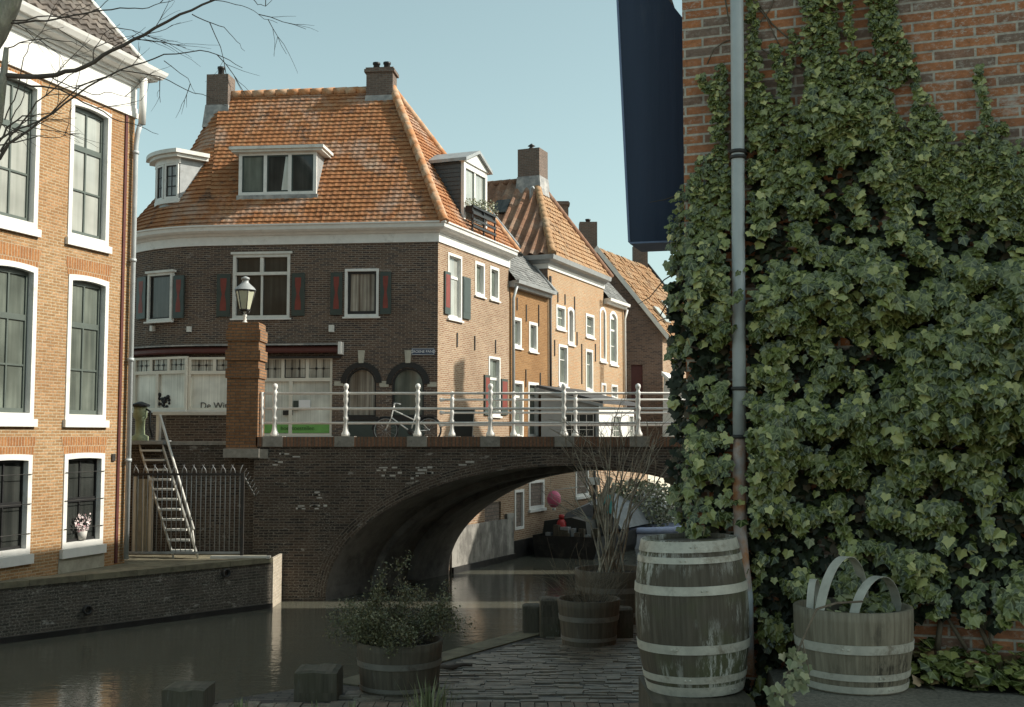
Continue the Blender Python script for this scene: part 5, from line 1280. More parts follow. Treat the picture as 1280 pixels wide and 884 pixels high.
n_ = V((bd2.y, -bd2.x, 0)); o_ = V((w_o.x, w_o.y+.6, .56)); m = MB()
for s_ in (-1, 1): m.tube([o_+n_*s_*.58-bd2*.1, o_+n_*s_*.6+bd2*2.1, o_+n_*s_*.36+bd2*2.9+V((0,0,.1)), o_+bd2*3.3+V((0,0,.2))], [.10, .11, .10, .08], 10)
m.build('tube', M['hull_blue'], b2)
m = MB(); m.obox(o_+bd2*.8-n_*.6-V((0,0,.1)), bd2*.3, n_*1.2, V((0,0,.06)));  m.build('thwart', M['timber'], b2)
# leaning spars beside the barge
for i, (a, b, nm) in enumerate((((742, 640), (764, 596), 0), ((748, 640), (770, 603), 0))):
    pass
sp = thing('stacked_planks', atY(745, 655, 34.2), 'two leaning sunlit planks between the barge and the white dinghy', 'planks')
for (x0, y0, x1, y1) in ((741, 655, 763, 597), (748, 657, 768, 608)):
    a, b = atY(x0, y0, 34.0), atY(x1, y1, 34.4); m = MB(); m.tube([a, b], .085, 6); m.build('plank', M['stave_pale'], sp)
m = MB(); q = atY(759, 631, 34.3); m.box(q.x-.12, q.x+.14, q.y-.1, q.y+.1, q.z-.25, q.z+.3); m.build('teal_crate', plain('teal_paint', (.12, .4, .38), .5), sp)
# right-bank houses (out of the picture): they shade the canal and terrace
rb = thing('right_bank_house', (19, 41, 1.2), 'brown brick gabled house across the canal whose chimney shadow falls on the corner house', 'house')
SUN_AZ, SUN_EL = radians(0.6), radians(36)
SD = V((cos(SUN_EL)*cos(SUN_AZ), cos(SUN_EL)*sin(SUN_AZ), sin(SUN_EL)))
# gable and chimney across the canal whose shadow lies on the corner house
s_, z_ = FR.px(574, 458); P0 = FR.pt(s_, z_); kk = 21.0; T = P0 + SD*kk
m = MB(); gx = T.x-.3; gy = T.y; rz = T.z-1.0
G = lambda y, z, x=gx: V((x, gy+y, z))
m.prism([G(-4.2, -.5), G(4.2, -.5), G(4.2, rz-4.8), G(0, rz), G(-4.2, rz-4.8)], (9, 0, 0)); m.build('wall', M['brick_right'], rb)
m = MB()
for sg_ in (-1, 1): m.prism([G(0, rz+.02, gx-.05), G(sg_*4.4, rz-5.0, gx-.05), G(sg_*4.4, rz-4.85, gx-.05), G(0, rz+.17, gx-.05)], (9.1, 0, 0))
m.build('roof', M['tile_brown'], rb)
chimney(rb, (gx+.4, gy), .62, .62, rz-.3, T.z, cap=True)

# ================================================================ ivy-clad brick house on the right
W0 = V((1.12, 7.35, 0)); Fw = Fac((W0.x, W0.y), (.941, -.338)); SW = V((.33, .944, 0)).normalized()
ih = thing('ivy_clad_house', (W0.x, W0.y, 1.48), 'old red brick house wall overgrown with ivy filling the right side of the photo', 'house')
HT = 11.8
m = MB(); wall(m, Fw, 0, 9, 1.2, HT, [], .1); m.build('wall', M['brick_ivy'], ih)
a = Fw.pt(0, 0); b = a + SW*17.2; c_ = Fw.pt(9, 0); d_ = c_ + SW*17
m = MB()
for p, q in ((b, a), (c_, d_), (d_, b)): wall_free(m, p, q, -.5, HT)
m.poly([p+V((0,0,HT)) for p in (a, c_, d_, b)]); m.build('side_wall', M['brick_ivy'], ih)
# drainpipe on the ivy wall, lower part patched and rusty
def wp(px, py, o): s_, z_ = Fw.px(px, py, o); return Fw.pt(s_, z_, o)
dp = thing('drainpipe', tuple(wp(930, 830, .1)), 'grey drainpipe with rust-orange lower length running down the ivy wall', 'drainpipe')
m = MB(); m.tube([wp(919.5, -160, .12), wp(921.5, 60, .12), wp(923.5, 400, .12), wp(924.5, 548, .12)], .042, 12); m.build('upper_pipe', M['pipe'], dp)
m = MB(); m.tube([wp(924.5, 546, .12), wp(924, 600, .12), wp(925, 660, .12), wp(928, 700, .13), wp(933, 745, .13), wp(935, 842, .12)], .041, 12); m.build('lower_pipe', M['pipe_rust'], dp)
for y in (190, 197, 486, 546): m = MB(); m.lathe(wp(922.5+(y-190)*.006, y, .12), [(.043, -.012), (.054, -.01), (.054, .01), (.043, .012)], 12); m.build('pipe_clamp', M['iron'], dp)
# dark blue boarded hoist cover
bp_ = thing('blue_hoist_cover', tuple(atY(820, 301, 7.75)), 'tall dark blue boarded cover projecting from the ivy house at the top', 'hoist cover')
pts_ = [atY(787, 303, 7.75), atY(862, 300, 7.75), atY(862, 40, 7.75), atY(853, 22, 7.75), atY(834, -2, 7.75), atY(822, -40, 7.75), atY(768, -90, 7.75)]
pts_ = [V((p.x, 7.75, p.z)) for p in pts_]
m = MB(); m.prism(pts_, (.12, .34, 0)); m.build('boards', M['blue'], bp_)
m = MB(); a, b = pts_[0], pts_[-1]; m.prism([a+V((-.012, -.012, -.0)), b+V((-.012, -.012, 0)), b+V((.002, -.012, 0)), a+V((.002, -.012, 0))], (.12, .36, 0)); m.build('edge_strip', M['blue_edge'], bp_)
m = MB(); m.prism([pts_[0]+V((0,-.01,-.012)), pts_[1]+V((0,-.01,-.012)), pts_[1]+V((0,-.01,.0)), pts_[0]+V((0,-.01,.0))], (.12, .35, 0)); m.build('bottom_strip', M['blue_edge'], bp_)

# ---------------------------------------------------------------- ivy
IV = [(0, 0), (.22, .17), (.47, .12), (.47, -.13), (.60, -.36), (.34, -.52), (0, -.95), (-.34, -.52), (-.60, -.36), (-.47, -.13), (-.47, .12), (-.22, .17)]
def ivy_leaf(mb, c, nrm, size, roll, up=V((0, 0, 1))):
    n = V(nrm).normalized(); y = up - n*up.dot(n)
    if y.length < .1: y = V((1, 0, 0)) - n*n.x
    y.normalize(); x = y.cross(n); x, y = x*cos(roll)+y*sin(roll), y*cos(roll)-x*sin(roll)
    b = len(mb.v); c = V(c); curl = R.uniform(-.1, .35); fold = R.uniform(.05, .35); w = R.uniform(.85, 1.15)
    for (lx, ly) in IV: mb.v.append(c + (x*lx*w + y*(ly+.3) - n*(abs(lx)*fold + (ly*ly)*curl*.5))*size)
    mb.f.append((b, b+1, b+2, b+3, b+4, b+5, b+6)); mb.uv.append([IV[i] for i in range(7)]); mb.sm.append(False)
    mb.f.append((b, b+6, b+7, b+8, b+9, b+10, b+11)); mb.uv.append([IV[i] for i in (0, 6, 7, 8, 9, 10, 11)]); mb.sm.append(False)
YT = ([830, 842, 858, 872, 884, 900, 912, 930, 946, 960, 985, 1004, 1012, 1034, 1046, 1064, 1076, 1094, 1104, 1112, 1122, 1134, 1146, 1160, 1178, 1196, 1215, 1238, 1260, 1280, 1320, 1380, 1480, 1560, 1640, 1700],
      [300, 238, 226, 205, 196, 186, 150, 62, 70, 112, 140, 118, 40, 40, 66, 78, 70, 62, 84, 112, 152, 164, 110, 118, 150, 172, 168, 150, 158, 186, 160, 60, -40, 120, 480, 900])
STR = [([(934, 0), (936, 40), (940, 90)], 12), ([(1016, -60), (1018, 0), (1022, 60)], 17), ([(1030, -50), (1034, 0), (1036, 60)], 12), ([(1058, -50), (1060, 0), (1062, 40), (1066, 80)], 5), ([(1102, -50), (1100, 0), (1108, 40), (1118, 90)], 18),
       ([(1114, 30), (1132, 62), (1142, 90), (1150, 125), (1158, 160)], 5), ([(1222, 84), (1226, 110), (1232, 135), (1236, 165)], 5), ([(902, 90), (898, 130), (900, 170), (905, 200)], 10), ([(876, 98), (890, 118), (900, 140)], 6),
       ([(990, 40), (1000, 62), (1012, 90)], 4), ([(968, 62), (975, 90), (980, 118), (984, 150)], 6), ([(992, 50), (986, 90), (978, 120)], 4)]
def ivy_cov(px, py):
    top = interp(px, *YT) + 14*noise.noise(V((px*.06, 3, 0)))
    yb = interp(px, [830, 860, 905, 940, 1000, 1120, 1140, 1200, 1240, 1290, 1500], [610, 690, 800, 880, 880, 800, 776, 772, 788, 770, 780]) + 12*noise.noise(V((px*.05, 9, 0)))
    if py > top and py < yb:
        d = 1.0
        if py - top < 40: d = .7 + .3*(py-top)/40
        if 860 < px < 908 and 596 < py < 660: d *= .42
        if 1180 < px < 1290 and 640 < py < 680 and noise.noise(V((px*.03, py*.03, 7))) > .1: d *= .3
        if yb - py < 30 and px > 1100: d *= .6
        return d
    for pl_, w in STR:
        for i in range(len(pl_)-1):
            a, b = V((*pl_[i], 0)), V((*pl_[i+1], 0)); p = V((px, py, 0)); t = max(0, min(1, (p-a).dot(b-a)/(b-a).length_squared))
            if (p - a.lerp(b, t)).length < w: return 1.0
    return 0
iv = thing('ivy', tuple(Fw.pt(1, 1.48, .1)), 'dense green ivy climbing over the red brick wall, from the drainpipe to the right edge', 'ivy')
mi = MB(); n_leaf = 0; RI = random.Random(11)
def clump(px, py): return noise.noise(V((px/95., py/80., 1.3))) + .5*noise.noise(V((px/40., py/36., 5.1)))
mo = MB(); no = 0; nin = 0
def pipe_x(py): return interp(py, [0, 400, 600, 700, 745, 840], [920.5, 923.5, 924, 928, 933, 935])
for it in range(125000):
    px, py = RI.uniform(834, 1700), RI.uniform(-60, 880)
    if px > 1285 and RI.random() < .55: continue
    c = ivy_cov(px, py)
    if c <= 0 or RI.random() > c: continue
    thin = interp(py - interp(px, *YT), [0, 60, 160, 300], [.15, .35, .8, 1.0])
    big = noise.noise(V((px/150., py/110., 1.3))) + .10*(px > 1100)*(250 < py < 560); cl = noise.noise(V((px/34., py/30., 5.1))) + .6*big
    outer = RI.random() < .62
    if outer and no > 17500 or (not outer and nin > 8000): continue
    if outer:
        if cl < -.06 - (thin < .6)*.5 and RI.random() < .95: continue
        o = .06 + thin*(.05 + .20*max(0, cl+.1) + .22*max(0, big))*RI.uniform(.6, 1.0)
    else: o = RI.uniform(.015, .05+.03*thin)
    if px < 858: o = max(.02, o*.4); o -= RI.uniform(0, .25)
    s_, z_ = Fw.px(px, py, o if px >= 858 else 0)
    size = RI.uniform(.040, .067)*(.75 if thin < .3 else 1.0)*(1.15 if (py > 300 and px > 1100) else 1)
    nr = Fw.n*1.0 + V((0, 0, .55)) + V((RI.uniform(-.5, .5), RI.uniform(-.2, .2), RI.uniform(-.45, .5)))
    if px < 862: nr += V((-.6, .1, 0))*RI.random()
    if abs(px - pipe_x(py)) < 14 and py < 850 and o > .02 and RI.random() < .96: continue
    p = Fw.pt(s_, z_, o)
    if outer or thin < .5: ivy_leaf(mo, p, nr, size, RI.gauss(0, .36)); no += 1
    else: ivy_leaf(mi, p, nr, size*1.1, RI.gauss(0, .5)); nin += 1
print('ivy', no, nin)
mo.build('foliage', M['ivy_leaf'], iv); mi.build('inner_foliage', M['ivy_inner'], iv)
# stems: trunks at the foot and thin vines on bare brick
m = MB()
def stem(pl_, r, o=.03):
    q = [wp(x, y, o+.01*sin(i*2)) for i, (x, y) in enumerate(pl_)]; m.tube(q, [lerp(r, r*.6, i/(len(q)-1)) for i in range(len(q))], 6)
stem([(1172, 812), (1174, 790), (1177, 770), (1172, 745), (1165, 700), (1150, 640), (1160, 560), (1140, 470), (1120, 380)], .019)
stem([(1208, 812), (1195, 790), (1184, 772), (1178, 755), (1190, 700), (1215, 640), (1220, 560)], .014)
stem([(1236, 810), (1228, 790), (1218, 768), (1210, 745), (1230, 680)], .017)
stem([(1240, 815), (1236, 785), (1226, 760), (1222, 730)], .009)
stem([(1010, 70), (990, 52), (965, 30), (945, 0), (938, -30)], .006, .012); stem([(935, 42), (950, 28), (962, 12), (972, -12)], .006, .015); stem([(935, 50), (965, 70), (1000, 86), (1020, 96)], .006, .012)
stem([(946, 8), (958, 22), (968, 44), (976, 60)], .005, .012); stem([(884, 80), (892, 62), (906, 52), (914, 50)], .005, .012); stem([(905, -10), (910, 20), (914, 40)], .006, .012); stem([(1060, -20), (1062, 60), (1056, 120)], .005, .012)
m.build('stems', M['ivy_stem'], iv)
# shaggy bracket of twigs beside the blue cover
m = MB()
for (pl_) in ([(872, 236), (858, 240), (842, 246), (830, 250), (812, 253)], [(866, 300), (846, 340), (830, 350), (812, 372), (798, 380)], [(860, 330), (838, 372), (825, 395)], [(855, 350), (842, 372), (836, 396), (822, 402)]):
    m.tube([atY(x, y, 7.4) for x, y in pl_], [.006, .005, .004, .003, .002][:len(pl_)], 4)
m.build('hanging_vines', M['twig_dark'], iv)
# ground ivy and fallen leaves along the wall foot
gi = tag(bpy.data.objects.new('ground_ivy', None), 'low ivy and fallen leaves along the wall foot, right of the pale half barrel', 'ground ivy'); gi.location = Fw.pt(1.7, 2.06, .2); COL.objects.link(gi)
m = MB(); m2 = MB()
for i in range(900):
    px = RI.uniform(1120, 1420); py = RI.uniform(800, 846)+interp(px, [1120, 1280], [-6, 8]); p = atZ(px, py, 2.07)
    s_ = (p-Fw.p0).dot(Fw.d); oo = RI.uniform(.02, .34); hh = RI.uniform(.0, .22)*(1-oo*1.6)
    p = Fw.pt(RI.uniform(1.05, 3.6), 2.07+max(.005, hh), oo)
    dead = RI.random() < .10
    ivy_leaf(m2 if dead else m, p, V((RI.uniform(-.6, .6), -.5+RI.uniform(-.5, .5), 1)), RI.uniform(.05, .085), RI.uniform(-3, 3))
m.build('foliage', M['ivy_leaf'], gi); m2.build('fallen_leaves', M['dead_leaf'], gi)
m = MB()
for i in range(24):
    s0 = lerp(.9, 4, i/24); m.poly([Fw.pt(s0, 2.064, 0), Fw.pt(s0+.13, 2.064, 0), Fw.pt(s0+.13, 2.064, .30+.05*sin((i+1)*1.3)), Fw.pt(s0, 2.064, .30+.05*sin(i*1.3))])
m.build('leaf_litter', M['soil'], gi)

# ================================================================ barrels and tubs
def staved(mb, c, prof, staves, sub=3, groove=.010, seed=1):
    rr = random.Random(seed); n = staves*sub; b = len(mb.v); c = V(c)
    off = [rr.uniform(-.003, .003) for _ in range(staves)]; uo = [rr.uniform(0, 9) for _ in range(staves)]
    for (r, z) in prof:
        for k in range(n):
            a = 2*pi*k/n; g = r*(1-groove) if k % sub == 0 else r + off[k//sub]
            mb.v.append(c + V((cos(a)*g, sin(a)*g, z)))
    L = 0
    for i in range(len(prof)-1):
        l2 = L + abs(prof[i+1][1]-prof[i][1]) + abs(prof[i+1][0]-prof[i][0])
        for k in range(n):
            j = (k+1) % n; mb.f.append((b+i*n+k, b+i*n+j, b+(i+1)*n+j, b+(i+1)*n+k)); st = uo[k//sub]; u0 = st+(k % sub)*.03; mb.uv.append([(u0, L), (u0+.03, L), (u0+.03, l2), (u0, l2)]); mb.sm.append(True)
        L = l2
def hoop_ring(mb, c, r0, r1, z0, z1, t=.0035):
    mb.lathe(c, [(r0+t, z0), (r1+t, z1)], 48); mb.lathe(c, [(r1+t, z1), (r1-.002, z1)], 48); mb.lathe(c, [(r0-.002, z0), (r0+t, z0)], 48)
    a = R.uniform(-2.4, -.8)
    for da in (0, .09): mb.sphere(V(c)+V((cos(a+da)*((r0+r1)/2+t), sin(a+da)*((r0+r1)/2+t), (z0+z1)/2)), .007, 6)
def barrel_r(t, H, rb, rm): return rb + (rm-rb)*(1-(2*t-1)**2)
bc = atY(865, 765, 6.95); bz0 = 1.985; BH = .89; rb_, rm_ = .278, .337
bar = thing('wine_barrel', (bc.x+.015, 6.95, bz0), 'big upright weathered oak barrel with pale metal hoops in front of the drainpipe', 'barrel')
C0 = V((bc.x+.015, 6.95, bz0)); pr = lambda t: (barrel_r(t, BH, rb_, rm_), BH*t)
m = MB(); staved(m, C0, [pr(i/16) for i in range(17)] + [(rb_-.03, BH), (rb_-.03, BH-.03)], 26); m.build('staves', M['stave'], bar)
m = MB(); m.lathe(C0, [(.0, BH-.028), (rb_-.029, BH-.03)], 30, smooth=False); m.build('head', M['stave'], bar)
for (y0, y1) in ((.925, .995), (.855, .895), (.655, .712), (.28, .337), (.09, .135), (.005, .065)):
    m = MB(); hoop_ring(m, C0, barrel_r(y0, BH, rb_, rm_)+.003, barrel_r(y1, BH, rb_, rm_)+.003, y0*BH, y1*BH); m.build('hoop', M['hoop'], bar)
bar.rotation_euler = (0, -.035, 0)
bl = thing('timber_block', (bc.x+.1, 6.95, 1.48), 'dark heavy timber block under the big upright barrel', 'block')
m = MB(); m.box(atY(816, 870, 6.55).x, atY(944, 870, 6.55).x, 6.55, 7.28, 1.42, 1.983); m.build('block', M['timber'], bl)
# pale half barrel on the right with loose hoops
hc = V((atY(1068, 800, 6.64).x, 6.66, 2.062)); hbz = .46
hb = thing('half_barrel', tuple(hc), 'pale weathered half barrel with hoops standing on the concrete before the ivy wall', 'half barrel')
hr_ = lambda t: .285 + .045*sin(min(1, t*1.15)*pi/2)
zt = atY(1068, 767, 6.35).z - hc.z; HH = zt
m = MB(); staved(m, hc, [(hr_(i/8), HH*i/8) for i in range(9)] + [(.30, HH), (.298, HH-.2)], 22, seed=3); m.build('staves', M['stave_pale'], hb)
m = MB(); m.lathe(hc, [(0, HH-.1), (.3, HH-.11)], 24); m.build('soil', M['soil'], hb)
for (y0, y1) in ((.50, .61), (.17, .25), (.02, .10)):
    m = MB(); hoop_ring(m, hc, hr_(y0)+.004, hr_(y1)+.004, y0*HH, y1*HH); m.build('hoop', M['hoop'], hb)
def loose_hoop(label, c, u, rx, rzz, w, a0=0, a1=pi, lean=0):
    t_ = thing('loose_hoop', tuple(c), label, 'barrel hoop', 'loose hoops stuck in the half barrel'); u = V(u).normalized(); wv_ = V((u.y, -u.x, 0)); m = MB(); N = 28; c = V(c)
    pts = []
    for i in range(N+1):
        a = a0+(a1-a0)*i/N; p = c + u*rx*cos(a) + (V((0, 0, 1))+wv_*lean).normalized()*rzz*sin(a); rad = (u*cos(a) + V((0, 0, 1))*sin(a))
        pts.append((p - wv_*w/2, p + wv_*w/2, p + wv_*w/2 - rad*.003, p - wv_*w/2 - rad*.003))
    for i in range(N):
        for j in range(4): m.poly([pts[i][j], pts[i+1][j], pts[i+1][(j+1)%4], pts[i][(j+1)%4]])
    m.build('band', M['hoop'], t_)
loose_hoop('taller of the bent hoops arching out of the half barrel, on the left', hc+V((-.06, .03, HH-.12)), (.78, .63, 0), .225, .40, .062, lean=.1)
loose_hoop('lower bent hoop arching out of the half barrel, on the right', hc+V((.11, -.04, HH-.12)), (.8, .6, 0), .215, .295, .062, lean=.12)
loose_hoop('small dull hoop half hidden at the back left of the half barrel', hc+V((-.2, .08, HH-.12)), (.5, 1, 0), .13, .26, .04)
tv = thing('trailing_ivy_branch', tuple(hc+V((-.2, -.3, .4))), 'pale leafy ivy branch hanging over the left rim of the pale half barrel', 'branch')
vp = lambda x, y, Y: atY(x, y, Y)
br1 = [vp(1078, 752, 6.45), vp(1045, 754, 6.32), vp(1020, 762, 6.25), vp(1003, 800, 6.05), vp(990, 832, 6.05), vp(974, 858, 6.04), vp(958, 888, 6.02)]
m = MB(); m.tube(br1, [.006, .007, .007, .006, .005, .004, .003], 5); m.tube([br1[3], vp(1006, 815, 6.03), vp(1012, 840, 6.0), vp(1006, 862, 5.98)], .003, 4); m.tube([br1[4], vp(985, 850, 6.0), vp(975, 880, 5.98)], .003, 4); m.build('stem', M['ivy_stem'], tv)
m = MB()
for i in range(60):
    px, py = (RI.gauss(996, 9), RI.uniform(812, 862)) if i < 36 else (RI.gauss(974, 9), RI.uniform(855, 892))
    ivy_leaf(m, vp(px, py, RI.uniform(5.94, 6.05)), V((RI.uniform(-.6, .6), -1, RI.uniform(-.2, .9))), RI.uniform(.03, .055), RI.uniform(-.9, .9))
for i in range(26): ivy_leaf(m, hc+V((RI.uniform(-.22, .22), RI.uniform(-.2, .2), HH-.08+RI.uniform(0, .14))), V((RI.uniform(-.6, .6), -.5, 1)), RI.uniform(.04, .06), RI.uniform(-3, 3))
m.build('leaves', leaf_mat('pale_ivy_leaf', (.16, .18, .09), (.30, .31, .17), (.38, .36, .22)), tv)

def tub(name, label, c, rt, rbm, H, hoops, mat='stave_dark', hm='hoop_dark', seed=1, staves=22):
    t_ = thing(name, tuple(c), label, 'planter'); c = V(c)
    m = MB(); staved(m, c, [(lerp(rbm, rt, i/6), H*i/6) for i in range(7)] + [(rt-.028, H), (rt-.035, H-.1)], staves, seed=seed); m.build('staves', M[mat], t_)
    m = MB(); m.lathe(c, [(0, H-.045), (rt-.034, H-.055)], 24); m.build('soil', M['soil'], t_)
    for (a, b) in hoops:
        m = MB(); hoop_ring(m, c, lerp(rbm, rt, a)+.003, lerp(rbm, rt, b)+.003, a*H, b*H); m.build('hoop', M[hm], t_)
    return t_
ZT_ = 1.484
c1 = V((atY(499, 850, 9.2).x, 9.22, ZT_)); tub('half_barrel_planter', 'dark half barrel planter holding a bushy shrub beside the water, left of centre', c1, .345, .305, .385, ((.52, .64), (.06, .14)), hm='hoop_dark', seed=5)
c2 = V((atY(736, 790, 11.2).x, 11.2, ZT_)); tub('half_barrel_planter', 'dark half barrel planter with dry twigs standing beside the big upright barrel', c2, .305, .255, .43, ((.55, .66), (.12, .2)), seed=6)
c3_ = V((atY(765, 770, 12.5).x, 12.55, ZT_)); tub('large_tub', 'large dark tub holding the tall bare shrub, half hidden behind the big barrel', c3_, .40, .36, .56, ((.6, .7), (.15, .23)), seed=7)
# shrubs
def twig(mb, p, d, L, r, depth, spread=.6, rnd=R, segs=4, grav=0, tips=None):
    d = V(d).normalized(); pts = [V(p)]
    for i in range(segs):
        d = (d + V((rnd.gauss(0, .12), rnd.gauss(0, .12), rnd.gauss(0, .1)-grav))).normalized(); pts.append(pts[-1]+d*L/segs)
    mb.tube(pts, [lerp(r, r*.45, i/segs) for i in range(segs+1)], 4 if r < .012 else 6, cap=False)
    if tips is not None: tips.extend(pts[1:])
    if depth > 0:
        for k in range(rnd.choice((2, 3))):
            i = rnd.randint(1, segs); dd = (pts[i]-pts[i-1]).normalized(); q = dd + rvec()*spread
            twig(mb, pts[i], q, L*rnd.uniform(.45, .75), r*.55, depth-1, spread, rnd, segs, grav, tips)
sb = thing('bushy_shrub', tuple(c1+V((0,0,.34))), 'small-leaved bushy shrub growing in the dark planter beside the water', 'shrub')
m = MB(); tips = []; RS = random.Random(5)
for i in range(24):
    a = RS.uniform(0, 2*pi); twig(m, c1+V((cos(a)*.1, sin(a)*.1, .33)), V((cos(a)*RS.uniform(.2, 1.5), sin(a)*RS.uniform(.2, 1.5), .9)), RS.uniform(.26, .36), .006, 2, .8, RS, 4, 0, tips)
m.build('stems', M['twig_dark'], sb)
m = MB()
for p in tips:
    for k in range(17): leaf_quad(m, p+rvec()*RS.uniform(0, .08), RS.uniform(.012, .027), rvec()+V((0, -.3, .6)), RS.uniform(0, 6))
print('bush leaves', len(m.f)); m.build('foliage', M['bush_leaf'], sb)
ds = thing('dry_shrub', tuple(c2+V((0,0,.38))), 'dry brown twiggy plant in the planter beside the big barrel', 'shrub')
m = MB()
for i in range(60):
    a = RS.uniform(0, 2*pi); r0 = RS.uniform(0, .22); twig(m, c2+V((cos(a)*r0, sin(a)*r0, .36)), V((cos(a)*RS.uniform(.2, 1.2), sin(a)*RS.uniform(.2, 1.2), 1)), RS.uniform(.18, .5), .0035, 1, .8, RS, 4, .02)
m.build('twigs', M['dry_twig'], ds)
bs = thing('bare_shrub', tuple(c3_+V((0,0,.5))), 'tall leafless shrub with pale thin stems fanning out in front of the bridge', 'shrub')
m = MB(); RB = random.Random(21)
for (tx, ty) in ((702, 560), (716, 545), (722, 580), (735, 548), (748, 552), (756, 546), (768, 520), (775, 552), (788, 545), (800, 552), (812, 548), (820, 560), (832, 556), (838, 580), (795, 565), (742, 590), (710, 600), (815, 600)):
    Yt = 12.55 + RB.uniform(-.5, .4); p0 = c3_ + V((RB.uniform(-.14, .14), RB.uniform(-.14, .14), .5)); t_ = atY(tx + RB.uniform(-5, 5), ty + RB.uniform(-8, 8), Yt)
    mid = p0.lerp(t_, .5) + V(((p0.x-t_.x)*.12, 0, .06)); pts = [p0, p0.lerp(mid, .5)+rvec()*.015, mid, mid.lerp(t_, .5)+rvec()*.03, t_]
    m.tube(pts, [.013, .011, .009, .006, .003], 5, cap=False)
    for k in range(RB.choice((2, 3, 4))):
        i = RB.choice((2, 3)); dd = (pts[i+1]-pts[i]).normalized()+rvec()*.5; twig(m, pts[i].lerp(pts[i+1], RB.random()), dd, RB.uniform(.25, .55), .0055, 1, .6, RB)
m.build('stems', M['pale_twig'], bs)
# variegated evergreen on a small pontoon beyond the bridge
vb = thing('evergreen_bush', (3.9, 37, .3), 'glossy evergreen bush with sunlit leaves seen through the right side of the arch', 'bush')
m = MB(); m.box(2.3, 6.2, 36.4, 38.6, -.2, .42); m.build('planted_pontoon', M['timber'], vb)
m = MB(); m2 = MB(); RV = random.Random(3)
for i in range(14): twig(m2, (RV.uniform(3.0, 5.0), RV.uniform(36.6, 38), .42), (RV.uniform(-.4, .4), RV.uniform(-.2, .2), 1), RV.uniform(.9, 1.5), .025, 1, .6, RV)
m2.build('stems', M['twig_dark'], vb)
for i in range(3600):
    while True:
        u, v, w = RV.uniform(-1, 1), RV.uniform(-1, 1), RV.uniform(-1, 1)
        if u*u+v*v+w*w < 1 and u*u+v*v+w*w > RV.random()*.8: break
    p = V((4.05+u*1.6, 37.2+v*.9, 1.25+w*.85)); 
    if noise.noise(p*1.4) < -.3: continue
    leaf_quad(m, p, RV.uniform(.10, .16), rvec()+V((.4, -.2, .6)), RV.uniform(0, 6))
m.build('foliage', M['pale_leaf'], vb)

# ================================================================ terrace edge
cs = thing('brick_edging', (-.6, 8.6, 1.3), 'row of worn bricks edging the terrace along the bottom of the photo', 'edging')
m = MB(); x = atY(246, 878, 8.55).x; RE = random.Random(2)
while x < 1.3:
    w = RE.uniform(.095, .115); m.box(x+.004, x+w-.004, 8.44+RE.uniform(-.01, .01), 8.72+RE.uniform(-.012, .012), 1.15, 1.492+RE.uniform(-.008, .008)); x += w
m.build('edge_bricks', M['brick_pillar'] if False else plain('worn_edge_brick', (.25, .19, .145), .85, .4, 14, bumpy=.5, c2=(.16, .14, .11), stain=(.34, .32, .25)), cs)
m = MB(); m.box(atY(246, 878, 8.55).x, 1.3, 8.46, 8.7, -1.2, 1.149); m.build('edge_wall', M['brick_quay'], cs)
def post(px0_, px1_, pyt, Y, zb, label, d=.33, slant=0.0):
    a, b = atY(px0_, pyt, Y).x, atY(px1_, pyt, Y).x; z = atY((px0_+px1_)/2, pyt, Y).z; o = thing('timber_post', ((a+b)/2, Y+d/2, zb), label, 'post', 'mooring posts')
    m = MB(); N = 7; rs = V((px0_, Y, 0))
    def P_(u, v, w):
        p = V((lerp(a, b, u), Y+d*v, lerp(zb, z, w))); ctr = V(((a+b)/2, Y+d/2, p.z)); edge = (abs(u-.5) > .49) + (abs(v-.5) > .49) + (w > .99)
        q = p + (ctr-p)*(.05*(edge > 1) + .02*noise.noise(p*5+rs)) + V((0, 0, (.012*noise.noise(p*9+rs) - .012*(edge > 1))*(w > .99)))
        return q
    for i in range(N):
        for j in range(N):
            u0, u1, v0, v1 = i/N, (i+1)/N, j/N, (j+1)/N
            m.poly([P_(u0, v0, 1), P_(u1, v0, 1), P_(u1, v1, 1), P_(u0, v1, 1)])
            w0, w1 = 1-(j/N)**1.5, 1-((j+1)/N)**1.5
            for f in (lambda u, w: P_(u, 0, w), lambda u, w: P_(1, u, w), lambda u, w: P_(1-u, 1, w), lambda u, w: P_(0, 1-u, w)): m.poly([f(u0, w1), f(u1, w1), f(u1, w0), f(u0, w0)])
    m.build('trunk', M['timber'], o)
post(200, 256, 862, 8.4, -1.2, 'squat square timber post at the left end of the brick edging', .34, .0)
post(366, 422, 840, 8.80, -1.2, 'squat timber post behind the brick edging, left of the bushy shrub planter', .34, .0)
post(675, 701, 749, 11.55, 1.45, 'upright timber post touching the left side of the twig planter', .25); post(653, 675, 757, 11.75, 1.2, 'shorter darker timber post at the corner of the terrace beside the water', .22); post(768, 792, 761, 11.5, 1.45, 'dark timber post between the twig planter and the big barrel', .25)
m = MB(); e0, e1 = V((-1.42, 9.44, 0)), V((.19, 11.95, 0)); ed = (e1-e0).normalized(); en = V((ed.y, -ed.x, 0)); k = 0
te = thing('terrace_kerb', (-.6, 10.7, 1.3), 'slanting stone kerb along the canal edge of the clinker terrace', 'kerb')
while k < (e1-e0).length-.1:
    w = RE.uniform(.5, .7); m.obox(e0+ed*k+V((0,0,1.2))-en*.04, ed*(w-.012), en*.26, V((0,0,.292))); k += w
m.build('kerb_stone', M['moss'], te)
m = MB(); m.tube([atZ(550, 834, 1.5), atZ(565, 835, 1.505), atZ(578, 831, 1.5), atZ(590, 832, 1.5)], [.02, .028, .02, .012], 6)
rp = tag(m.build('fallen_branch', M['twig_dark']), 'dark piece of broken branch lying on the terrace beside the shrub planter', 'branch')
